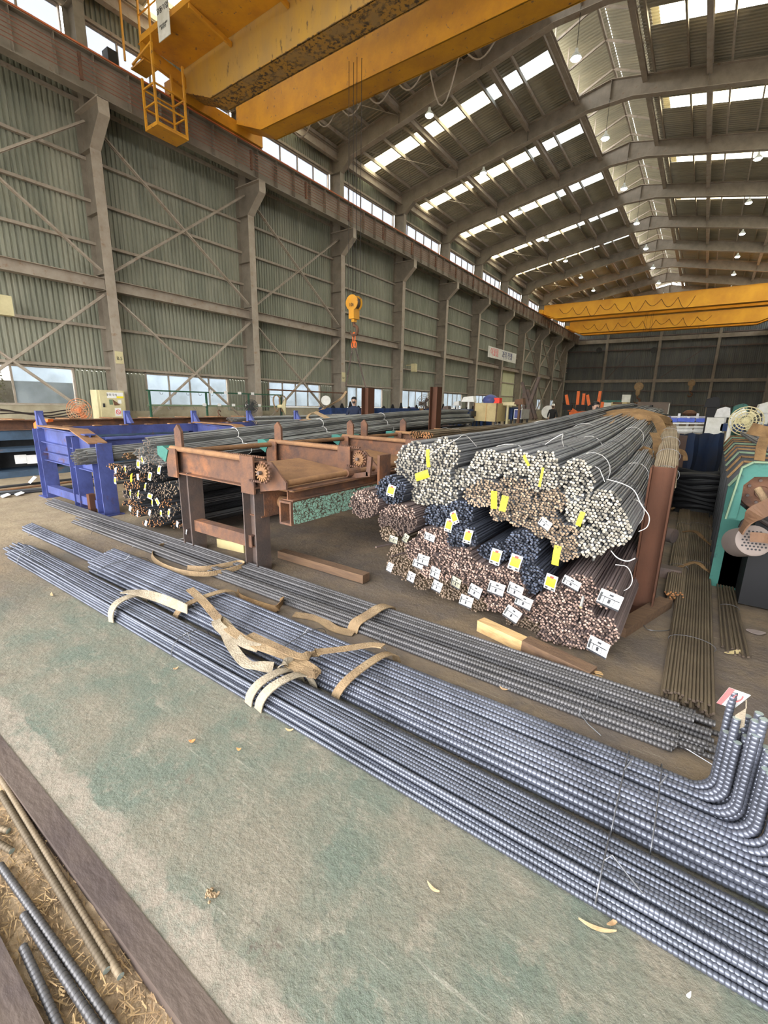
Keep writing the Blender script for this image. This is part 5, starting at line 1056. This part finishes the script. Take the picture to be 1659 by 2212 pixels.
def dish(px,py,ax,v,r,lab,face,mt='cream',z0=0):
    p=U(px,py,ax,v); f=V(face).normalized(); t=thing('work_lamp',lab,'lamp',(p.x,p.y,z0)); m=M(); m.lathe(p,f,[(-.18,.05),(-.15,.09),(-.02,r),(0,r),(-.01,r*.9),(-.1,r*.4)],24); m.part('reflector',mt,t,True)
    m=M(); m.cyl(p-f*.26,f,.07,.18,12); m.part('housing',mt,t,True); m=M(); m.tube([p-f*.22,V((p.x-f.x*.22,p.y-f.y*.22,z0))],.025,8); m.part('stand','dark_grey',t)
dish(617,878,'X',-14.8,.36,'cream dish shaped lamp turned sideways below the third window',(.9,.9,0)); dish(704,865,'X',-14.5,.22,'small round white lamp below the window right of the leaning sling',(1,-.8,0),'white_paint'); dish(1184,890,'Y',28,.38,'round white lamp near the far orange machines',(.3,-1,0),'white_paint')
# strap rack under the windows
t=thing('tool_rack','thin green steel hook rack with white labels in front of the second window','rack',(-15.8,11,0))
for z in (1.88,1.38): m=M(); m.beam((-15.8,8.3,z),(-15.8,14.5,z),.04,.05); m.part('rail','green_dark' if z>1.5 else 'green_pale',t)
for y in (8.4,10.6,12.6,14.4): m=M(); m.beam((-15.8,y,0),(-15.8,y,1.9),.06,.06); m.part('upright','green_dark',t)
for k in range(24):
    z=1.86 if k%2 else 1.36; y=8.5+k*.25; m=M(); m.tube([(-15.75,y,z-.02),(-15.7,y,z-.1),(-15.66,y+.04,z-.1),(-15.64,y+.05,z-.05)],.008,5); m.part('hook','wire',t)
for k in range(9):
    z=1.9 if k%2 else 1.42; y=10.4+k*.33; m=M(); m.box(-15.77,-15.76,y,y+.16,z-.05,z+.05); m.part('label_card','tag_white',t)
for i,y in enumerate((14.0,14.35)):
    m=M(); c=V((-15.65,y,1.5)); m.ribbon([c+V((.05*math.sin(a*2),.17*math.sin(a),.36*math.cos(a))) for a in [k*math.pi/8 for k in range(17)]],.07,.012,V((1,.2,0))); m.top('sling_coil','sling_tan','coiled tan strap hanging at the right end of the hook rack, %s one'%('left','right')[i],'sling')
m=M(); c=U(474,896,'X',-13.5); m.tube([c+V((0,.05*math.cos(a),.09+.07*math.sin(a))) for a in [k*.6 for k in range(9)]]+[c+V((0,.05*math.cos(a),-.05-.08*math.sin(a))) for a in [k*.6 for k in range(8)]],.018,6); m.tube([c+V((0,0,-.1)),(c.x,c.y,0)],.02,6); m.top('crane_hook','rust','rusty double hook on a thin stand before the second window','hook')
# left wall pipes and small lamp
for i,(px,py) in enumerate(((8,662),(893,795))):
    p=U(px,py,'X',-16.9); m=M(); m.box(p.x-.1,p.x+.2,p.y-.16,p.y+.16,p.z-.25,p.z+.28); m.beam(p+V((-.6,0,.2)),p+V((0,0,.2)),.06,.06); m.top('wall_flood_lamp','cream','beige box flood lamp on the left wall, %s'%('at the left frame edge','on the fourth bay')[i],'lamp')
# steel shelf over third window
m=M(); m.beam((-16.6,14.4,2.12),(-16.6,19.9,2.12),.25,.06); m.top('wall_shelf','rust','thin rusty shelf beam crossing the third window','shelf')
# dark blue benches along the wall
for i,(a,b) in enumerate(((16.0,19.4),(20.2,24.5),(25.2,30.0),(31,36))):
    t=thing('work_bench','dark blue steel work bench below the left windows, %s from the left'%ORD[i],'bench',(-14.6,(a+b)/2,0))
    m=M(); m.box(-15,-14.2,a,b,1.05,1.35); m.part('top','blue_dark',t)
    for y in (a+.3,(a+b)/2,b-.5): m=M(); m.box(-15,-14.2,y,y+.25,0,1.05); m.part('leg','blue_dark',t)
    for k in range(5): y=a+.4+k*(b-a-.8)/4; m=M(); m.prism([(-14.6,y,1.35),(-14.6,y+.25,1.35),(-14.6,y+.12,1.35+.12+.1*(k%3))],(.1,0,0)); m.part('clamp','black',t)
simple_bundle('rebar_bundle','pale grey bundle lying in front of the dark blue benches',(-13.0,15,1.1),(-12.2,30,1.15),.6,.12,.035,'bar_light','end_dark',n=5,ties=3)
# ================================================================ mid background
def box_thing(name,lab,cat,px0,py0,px1,py1,Y,depth,mt,parts=(),legs=True,z0=None):
    a=U(px0,py1,'Y',Y); b=U(px1,py0,'Y',Y); zz=a.z if z0 is None else z0; t=thing(name,lab,cat,((a.x+b.x)/2,Y+depth/2,0)); m=M(); m.box(a.x,b.x,Y,Y+depth,max(.02,zz),b.z); m.part('body',mt,t)
    if legs and zz>.15:
        for x in (a.x+.05,b.x-.05):
            for y in (Y+.05,Y+depth-.05): m=M(); m.beam((x,y,0),(x,y,zz),.08,.08); m.part('leg','dark_grey',t)
    for (nm,u0,u1,v0,v1,mt2) in parts: m=M(); w=b.x-a.x;h=b.z-zz; m.box(a.x+w*u0,a.x+w*u1,Y-.03,Y,zz+h*v0,zz+h*v1); m.part(nm,mt2,t)
    return t,a,b
t,a,b=box_thing('crate','plywood crate with a blue sack on top, left of centre in the background','crate',1022,871,1075,909,18,1.2,'plywood',(('corner_batten',0,.04,0,1,'timber_dark'),('corner_batten',.53,.56,0,1,'timber'),('corner_batten',.96,1,0,1,'timber_dark')))
m=M(); m.lathe(((a.x+b.x)/2,18.5,b.z),(0,0,1),[(0,.3),(.1,.34),(.22,.3),(.32,.16),(.36,.03)],14); m.top('sack','blue_steel','crumpled blue sack on top of the plywood crate','sack',smooth=True)
m=M(); m.box(b.x-.35,b.x-.05,18.3,18.6,b.z,b.z+.22); m.top('plastic_box','red_ink','small red box on the plywood crate','box')
box_thing('cabinet','low dark blue cabinet right of the plywood crate','cabinet',1076,880,1108,905,19,1.0,'blue_dark',(('lid',0,1,.94,1,'black'),)); box_thing('cabinet','low light blue cabinet right of the dark blue one','cabinet',1109,884,1128,905,19,1.0,'sky_box' if 0 else 'aluminium',(('door',.1,.9,.1,.9,'blue_steel'),))
box_thing('cabinet','dark blue tool cabinet left of the plywood crate, behind the rusty post','cabinet',982,884,1003,908,17,.9,'blue_dark',(('white_note',.1,.25,.5,.95,'tag_white'),)); box_thing('work_table','dark steel table with clutter between the tall post and the crate','table',955,888,1018,897,17.5,1.0,'dark_grey')
for i,(px,py,w_,h_,mt) in enumerate(((985,876,.3,.2,'aluminium'),(1010,868,.6,.25,'white_paint'),(962,884,.3,.15,'dark_steel'),(1095,876,.8,.15,'cream'),(870,886,.5,.12,'tag_white'),(890,884,.4,.12,'blue_steel'),(905,888,.3,.15,'rust_tan'),(838,890,.5,.1,'tag_white'),(1120,874,.4,.25,'leather'))):
    Y=18.6 if px>940 else 24; p=U(px,py,'Y',Y); m=M(); m.prism([p+V((-w_/2,0,0)),p+V((w_/2,0,0)),p+V((w_/2*.8,0,h_)),p+V((-w_/2*.7,0,h_*.8))],(0,.3,0)); m.box(p.x-.04,p.x+.04,Y+.1,Y+.2,0,p.z+.01) if p.z>.1 else None; m.top('machine_part',mt,'small machine part on the background benches, %s of nine from the left'%ORD[sorted([985,1010,962,1095,870,890,905,838,1120]).index(px)],'machine part')
# leaning steel sections by the door
for i,(a,b) in enumerate((((1128,826),(1150,905)),((1140,842),(1158,905)),((1165,815),(1132,906)),((1131,850),(1134,905)))):
    p=U(*a,'Y',24); q=U(*b,'Y',23.4); m=M(); m.ib(p,q,.14,.14,.012,up=(0,1,0)); m.top('leaning_section','dark_steel','steel section leaning near the pale door, %s of four'%ORD[i],'steel section','leaning steel sections')
# orange manipulators
t=thing('lifting_machine','orange machine with raised lever arms at the foot of the end wall','machine',(-6.2,30,0))
m=M(); a=U(1225,905,'Y',30); b=U(1305,890,'Y',30); m.box(a.x,b.x,30,31.2,.05,b.z-.1); m.part('base','dark_grey',t)
for px0,py0,px1,py1 in ((1223,853,1230,888),(1250,845,1247,880),(1262,850,1258,885),(1269,853,1273,876),(1297,845,1291,880),(1302,868,1296,905)):
    m=M(); m.beam(U(px0,py0,'Y',30.2),U(px1,py1,'Y',30.2),.13,.16); m.part('lever_arm','orange',t)
m=M(); m.beam(U(1230,896,'Y',29.9),U(1290,893,'Y',29.9),.2,.35); m.beam(U(1235,885,'Y',29.9),U(1265,905,'Y',29.9),.15,.2); m.part('cross_frame','orange',t)
for px in (1227,1256,1285): m=M(); q=U(px,880,'Y',29.8); m.box(q.x-.3,q.x+.25,29.7,29.85,q.z-.15,q.z+.15); m.part('coupling','black',t)
box_thing('machine_cabinet','green and white machine cabinet at the far end behind the webbing heap','cabinet',1298,865,1345,898,38,2,'green_machine',(('white_door',.05,.62,.45,.85,'white_paint'),('lower_panel',.05,.5,.05,.4,'green_dark'))); box_thing('crate','brown carton in front of the green and white machine cabinet','box',1318,869,1354,890,30,1.5,'plywood',(('dark_stain',.1,.7,.8,1,'timber_dark'),))
box_thing('machine_cabinet','white panel standing right of the brown carton','cabinet',1354,871,1366,888,34,1,'white_paint',(('edge_band',0,1,.0,.1,'aluminium'),)); box_thing('machine_cabinet','low green machine right of the brown carton','cabinet',1366,880,1396,893,34,2,'green_machine',(('grey_end',.8,1,0,1,'aluminium'),)); box_thing('notice_board','wide brownish grey board at the end wall','board',1374,869,1448,893,44,.3,'stone_board',(('dark_window',.4,.5,.35,.75,'black'),('pale_edge',.97,1.0,0,.9,'white_paint')))
m=M(); p=U(1354,862,'Y',38); m.box(p.x-.3,p.x+.25,37.8,38,p.z-.3,p.z+.3); m.top('control_box','white_paint','small white control box above the green and white cabinet','box')
# blue racks, far right
t=thing('storage_rack','bright blue rack with pale rails beyond the right aisle','rack',(-.6,24,0))
for j,py in enumerate((900,907,914,922,930)):
    a=U(1418+j*4,py,'Y',25-j*.6); b=U(1562-j*2,py+1,'Y',25-j*.6); m=M(); m.beam(a,b,.12,.06); m.part('rail','white_paint' if j%2 else 'aluminium',t)
for px in (1427,1447,1468,1488,1508,1535,1553):
    a=U(px,893 if px in (1468,1508,1535) else 899,'Y',24.6); m=M(); m.beam((a.x,24.6,0),(a.x,24.6,a.z),.1,.1); m.part('upright','blue_steel' if px%2 else 'aluminium',t)
for j,(a,b,py) in enumerate(((1425,1462,903),(1464,1500,903),(1504,1550,904))):
    p=U(a,py,'Y',24); q=U(b,py+9,'Y',24); m=M(); m.box(p.x,q.x,24,26.5,q.z,p.z); m.part('blue_tray','rack_blue',t)
for px in (1440,1475,1520): m=M(); p=U(px,926,'Y',23.5); m.box(p.x-.35,p.x+.35,23.4,23.9,p.z-.2,p.z+.1); m.part('bin','aluminium',t)
m=M(); p=U(1542,924,'Y',20); m.box(p.x-.25,p.x+.25,20,20.3,0,p.z+.35); m.top('control_box','white_paint','pale control panel box at the right end of the bright blue rack','box')
m=M(); a=U(1490,893,'Y',30); m.lathe(a,(0,0,1),[(-.1,.3),(0,.36),(.15,.2),(.18,.03)],14); m.cyl((a.x,a.y,a.z/2-.05),(0,0,1),.08,a.z-.1,10); m.top('wire_coil','rust','round rusty coil on the far bench above the bright blue rack','coil',smooth=True)
# tarpaulin barrier and coil
pts=[U(1468+9*k,938+2*math.sin(k*1.7),'Y',9.5+.06*math.sin(k*2.1)) for k in range(12)]
m=M()
vs=[];fs=[]
for k,p in enumerate(pts):
    for j in range(9): vs.append(V((p.x+.012*math.sin(j*1.3+k),p.y+.05*math.sin(k*1.9+j*.4)*(j/8)+ .05*math.sin(k*.9),p.z*(1-j/8)+.01)))
n0=len(vs); vs+=[v+V((0,.02,0)) for v in vs]
for k in range(11):
    for j in range(8): a=k*9+j; fs.append((a,a+9,a+10,a+1)); fs.append((n0+a,n0+a+1,n0+a+10,n0+a+9))
m.add(vs,fs); m.top('tarpaulin','tarp_blue','dark blue tarpaulin hung across the right aisle','tarpaulin',smooth=True)
m=M(); p=U(1468,940,'Y',9.3); q=U(1486,940,'Y',9.3); m.box(p.x,q.x,9.2,9.3,0,p.z); m.top('panel','tarp_brown','dark brown steel panel at the left edge of the tarpaulin','panel')
t=thing('cable_coil','long low coil of black cable on the floor in front of the tarpaulin','coil',(.15,8.6,0))
for k in range(7):
    m=M(); z=.12+.08*k; m.tube([(.15+.42*math.cos(a),8.7+.35*math.sin(a),z+.03*math.sin(a*3+k)) for a in [j*math.pi/12 for j in range(24)]],.045,8,closed=True); m.part('cable_turn','black',t,True)
m=M(); m.cyl((.14,8.7,.3),(0,0,1),.36,.6,20); m.part('drum_core','dark_grey',t)
# wheel behind the post
t=thing('flanged_wheel','dark round steel wheel leaning behind the rust red post','wheel',(-.08,5.0,.0)); m=M(); m.lathe((-.1,5.0,.42),(1,-.5,0),[(-.02,.05),(-.02,.30),(.0,.33),(.02,.30),(.02,.05)],30); m.part('rim','black',t,True); m=M(); m.cyl((-.1,5,.42),(1,-.5,0),.07,.09,14); m.part('hub','dark_steel',t,True)
m=M(); m.beam((-.1,5.0,0),(-.1,5.0,.1),.3,.12,up=(0,1,0)); m.top('wheel_chock','dark_steel','dark block under the leaning steel wheel','block')
# cradle plates machine at right
t=thing('bar_magazine','row of dark V shaped cradle plates with pale edges along the right side','bar rack',(.8,7,0))
for i in range(11):
    y=5.0+i*.62; x0=.27+.012*i
    pr=[(x0,0.0),(x0,.95),(x0+.10,1.12),(x0+.38,1.12),(x0+.40,1.07),(x0+.14,1.04),(x0+.07,.88),(x0+.09,.72),(x0+.5,.60),(x0+.75,.9),(x0+.85,.9),(x0+.85,0)]
    m=M(); m.prism([(a,y,b) for a,b in pr],(0,.035,0)); pl_=m.part('cradle_plate','dark_grey' if i else 'green_machine',t)
    m=M(); 
    for k in range(1,5): m.beam((pr[k][0],y-.008,pr[k][1]),(pr[k+1][0],y-.008,pr[k+1][1]),.02,.012,up=(0,1,0))
    m.part('worn_edge','sling_brown' if i%3 else 'green_pale',pl_)
m=M(); m.box(.34,.9,5.0,11.4,.02,.5); m.part('base_box','black',t)
for i,(y,x) in enumerate(((5.6,.5),(7.0,.62))): m=M(); m.prism([(x-.05,y,1.1),(x+.03,y-.04,1.07),(x+.06,y+.1,1.07),(x-.02,y+.12,1.1)],(0,0,.02)); m.part('yellow_pad','timber',t)
simple_bundle('rebar_bundle','pale bars lying in the cradle plates at the right frame edge',(1.0,5.6,1.1),(.9,11.5,1.16),.5,.16,.026,'bar_grey','end_tan',ties=2)
sling([([U(1620,925,'Y',8.0),U(1640,930,'Y',7.9),U(1670,935,'Y',7.9)],.16,V((0,.5,1))),([U(1652,945,'Y',6.2),U(1645,965,'Y',6.0),U(1640,995,'Y',5.9)],.09,V((1,.3,0)))],'brown webbing draped over the pale bars at the right edge','sling_brown')
# bending machine, closest on the right
t=thing('bending_machine','dark machine with turquoise side plate and perforated round guard at the right edge','machine',(.6,4.4,0))
Yq=4.45; q=lambda x,y,Y=Yq: U(x,y,'Y',Y)
m=M(); m.prism([q(1568,1120),q(1603,1012),q(1628,1000),q(1700,1000),q(1700,1030),q(1630,1030),q(1606,1048),q(1600,1085),q(1590,1120)],(0,.03,0)); m.part('side_plate','green_machine',t)
m=M(); 
for a,b in (((1567,1120),(1603,1010)),((1603,1010),(1628,998)),((1628,998),(1700,1000))): m.beam(q(*a,Yq-.01),q(*b,Yq-.01),.012,.05,up=(0,1,0))
m.part('plate_edge','green_pale',t)
m=M(); c=q(1700,1180,4.9); m.box(q(1632,1100,4.8).x,c.x+.4,4.6,5.6,.02,.95); m.part('body','black',t)
m=M(); m.lathe(q(1628,1168,4.2),(.25,-1,.35),[(-.3,.05),(-.28,.115),(0,.115),(.01,.10)],28); g_=m.part('motor_guard','stone_board',t,True)
m=M(); c=q(1628,1168,4.2); f=V((.25,-1,.35)).normalized(); a_=f.cross(V((0,0,1))).normalized(); b_=a_.cross(f)
for i in range(-4,5):
    for j in range(-4,5):
        u,v=i*.024+(j%2)*.012,j*.022
        if math.hypot(u,v)<.085: m.cyl(c+f*.013+a_*u+b_*v,f,.007,.004,6)
m.part('guard_holes','ink',g_)
m=M(); m.ribbon([q(1600,1150,4.1),q(1625,1115,4.1),q(1660,1095,4.15),q(1700,1080,4.2)],.11,.01,V((.2,.5,1))); m.ribbon([q(1620,1160,4.05),q(1650,1162,4.05),q(1690,1170,4.1)],.07,.01,V((0,.2,1))); m.part('leather_cover','leather',t)
m=M(); m.lathe(q(1645,1062,4.62),(0,-1,0),[(-.03,.14),(.0,.15),(.02,.14),(.03,.05),(.06,.045),(.06,.01)],28); w_=m.part('chain_wheel','rust',t)
for k in range(7): m=M(); a=k*.9; m.cyl(q(1645,1062,4.58)+V((.09*math.cos(a),0,.09*math.sin(a))),(0,1,0),.012,.02,8); m.part('bolt','dark_steel',w_)
m=M(); m.tube([q(1600,1140,4.5),q(1615,1110,4.5),q(1640,1120,4.5),q(1670,1140,4.5)],.02,8); m.part('hose','rubber_cable',t,True)
m=M(); m.prism([q(1572,1120,4.47),q(1592,1085,4.47),q(1622,1110,4.47),q(1600,1125,4.47)],(0,.02,0)); m.part('lower_plate','green_machine',t)
m=M(); m.tube([q(1636,1054,4.4),q(1662,1095,4.35)],.025,10); m.part('lever','sling_tan',t,True)
m=M(); m.beam(U(1560,1205,'Z',.06),U(1650,1265,'Z',.06),.12,.1); m.part('foot_block','black',t)
m=M(); m.box(.70,1.1,2.7,3.7,.02,.42); m.top('machine','dark_grey','black machine base cut off by the right frame edge','machine')
for i,(px,py) in enumerate(((1540,850),(1562,872),(1600,865),(1630,880),(1655,862))):
    p=U(px,py+18,'Y',22); m=M(); m.prism([p+V((-.25,0,-.2)),p+V((.25,0,-.2)),p+V((.2,0,.15)),p+V((.05,0,.2)),p+V((-.2,0,.1))],(0,.8,0)); m.box(p.x-.15,p.x+.15,22.1,22.5,0,p.z-.19); m.top('background_machine',['black','aluminium','green_machine','dark_grey','white_paint'][i],'indistinct machine on the far right benches, %s from the left'%ORD[i],'machine')
m=M(); a=U(1560,905,'Y',20); m.box(a.x,a.x+5,20,21.5,.9,1.15); m.top('work_bench','blue_dark','dark blue bench top at the far right behind the round fan','bench')
m=M(); a=U(1580,905,'Y',18); b=U(1612,888,'Y',18); m.tube([a,b],.12,12); m.tube([(a.x,a.y,0),(a.x,a.y,a.z)],.06,8); m.top('white_pipe','white_paint','white duct slanting up left of the cream fan','duct',smooth=True)
# ================================================================ people
def person(lab,loc,rot,lean,jacket,pants,hatc,arm=.5,mask=True):
    t=thing('person',lab,'person',loc); t.rotation_euler=(0,0,rot); cl=math.cos(lean); sl=math.sin(lean)
    J={}; hip=V((0,0,.92))
    def up(p): p=V(p)-hip; return hip+V((p.x,p.y*cl-p.z*sl,p.y*sl+p.z*cl))
    vs=[];ed=[];rad=[]
    def add(p,r,par=None): vs.append(p);rad.append(r); 
    # body built about the origin, then offset by the empty
    def chain_(pts,start=None):
        pr=start
        for p,r in pts:
            vs.append(V(p)); rad.append(r); i=len(vs)-1
            if pr is not None: ed.append((pr,i))
            pr=i
        return pr
    root=chain_([((0,0,.95),(.16,.11))]); ch=chain_([(up((0,0,1.12)),(.15,.10)),(up((0,.0,1.28)),(.18,.11)),(up((0,0,1.42)),(.15,.09)),(up((0,0,1.50)),(.055,.055)),(up((0,-.02,1.57)),(.055,.055))],root)
    chest=3
    for s in (-1,1):
        chain_([(up((s*.17,0,1.41)),(.065,.065)),(up((s*.22,-.02,1.25)),(.052,.052)),(up((s*.25,-.05,1.12)),(.045,.045)),(up((s*.23,-.05-arm*.25,1.0+arm*.12)),(.035,.035)),(up((s*.21,-.05-arm*.36,.95+arm*.16)),(.028,.03))],chest)
        chain_([((s*.10,0,.88),(.095,.1)),((s*.11,-.01,.50),(.065,.07)),((s*.12,.01,.10),(.045,.05)),((s*.12,-.10,.04),(.045,.035))],root)
    me=bpy.data.meshes.new('body'); me.from_pydata(vs,ed,[]); o=bpy.data.objects.new('body',me); COL.objects.link(o)
    sk=o.modifiers.new('s','SKIN'); o.modifiers.new('u','SUBSURF').levels=2
    for i,r in enumerate(rad): me.skin_vertices[0].data[i].radius=r
    me.skin_vertices[0].data[0].use_root=True
    dg=bpy.context.evaluated_depsgraph_get(); nm=bpy.data.meshes.new_from_object(o.evaluated_get(dg)); bpy.data.objects.remove(o)
    for k in (pants,jacket,'skin','black'): nm.materials.append(MT[k])
    for p in nm.polygons:
        c=p.center; p.use_smooth=True; p.material_index=0 if c.z<.9 else 1
        if c.z<.1: p.material_index=3
        if (c-up((0,-.01,1.56))).length<.07: p.material_index=2
    b=bpy.data.objects.new('body',nm); COL.objects.link(b); b.parent=t
    hc=up((0,-.03,1.66)); WL[t.name]=V((0,0,0)); zc=lambda a,b_: b_
    m=M(); m.lathe(hc-V((0,0,.12)),(0,0,1),[(0,.03),(.02,.055),(.06,.072),(.11,.082),(.16,.083),(.2,.07),(.225,.045),(.235,.005)],18); m.add([hc+V((-.014,-.078,-.005)),hc+V((.014,-.078,-.005)),hc+V((0,-.104,-.02)),hc+V((0,-.076,.03))],[(0,1,2),(1,3,2),(3,0,2)])
    for s in (-1,1): m.lathe(hc+V((s*.08,0,0)),(s,0,0),[(0,.02),(.012,.024),(.018,.01)],8)
    hd=m.part('head','skin',t,True)
    m=M(); m.lathe(hc+V((0,.012,.012)),(0,0,1),[(.0,.087),(.06,.09),(.1,.078),(.125,.045),(.132,.004)],18)
    if hatc!='hair': m.prism([hc+V((math.cos(a)*.085,-.05+math.sin(a)*.075,.035)) for a in [math.pi+k*math.pi/8 for k in range(9)]],(0,0,.012))
    m.part('cap' if hatc!='hair' else 'hair',hatc,t,True)
    if mask: m=M(); m.lathe(hc+V((0,-.045,-.075)),(0,0,1),[(0,.03),(.03,.055),(.06,.055),(.075,.04)],14); m.part('face_mask','ink',hd,True)
    for s in (-1,1): m=M(); m.lathe(hc+V((s*.03,-.074,.012)),(0,-1,0),[(0,.012),(.006,.009),(.008,.002)],8); m.part('eye','ink',hd)
    for s in (-1,1):
        w_=up((s*.21,-.05-arm*.36,.95+arm*.16)); d=(up((s*.21,-.05-arm*.36,.95+arm*.16))-up((s*.23,-.05-arm*.25,1.0+arm*.12))).normalized(); m=M(); m.tube([w_-d*.02,w_+d*.03,w_+d*.08],[.026,.036,.03],8)
        sd=V((1,0,0))
        for k in range(4): b0=w_+d*.075+sd*(k-1.5)*.018; L=(.06,.07,.066,.05)[k]; m.tube([b0,b0+d*L*.5+V((0,0,-.006)),b0+d*L*.85+V((0,.0,-.03))],[.009,.008,.006],6)
        b0=w_+d*.03-sd*s*.03; m.tube([b0,b0-sd*s*.025+d*.03,b0-sd*s*.03+d*.055],[.011,.01,.007],6); m.part('hand','skin',t,True)
    return t
p=U(765,880,'Y',11.8); person('person in a dark navy work shirt, cap and black mask standing behind the left bundles',(p.x,11.8,0),.5,0,'navy','charcoal','hair',.8)
p=U(1273,890,'Y',12.9); person('person with black hair in a dark jacket bending over work behind the big stack',(p.x,12.9,0),.9,.25,'charcoal','charcoal','hair',1.0)
p=U(1194,890,'Y',27); person('small distant worker in a white cap and dark clothes near the orange machine',(p.x,27,0),.2,.1,'charcoal','navy','white_paint',.6)
# ================================================================ light
w=bpy.data.worlds.new('World'); S.world=w; w.use_nodes=True; n=w.node_tree.nodes; l=w.node_tree.links; bg=n['Background']
tc=n.new('ShaderNodeTexCoord'); sx=n.new('ShaderNodeSeparateXYZ'); l.new(tc.outputs['Generated'],sx.inputs[0])
cr=n.new('ShaderNodeValToRGB'); l.new(sx.outputs['Z'],cr.inputs[0]); e=cr.color_ramp.elements
e[0].position=0; e[0].color=(.66,.62,.56,1); e[1].position=.6; e[1].color=(.93,.97,1.0,1); a=e.new(.06); a.color=(1,.98,.94,1)
l.new(cr.outputs[0],bg.inputs[0]); bg.inputs[1].default_value=8
S.view_settings.view_transform='Standard'; S.view_settings.look='None'; S.view_settings.gamma=1; S.view_settings.exposure=0.68; S.view_settings.use_curve_mapping=False
S.cycles.max_bounces=8; S.cycles.diffuse_bounces=4; S.cycles.transparent_max_bounces=12; S.cycles.glossy_bounces=3; S.cycles.sample_clamp_indirect=6
S.cycles.use_denoising=True
for k in list(WL): pass
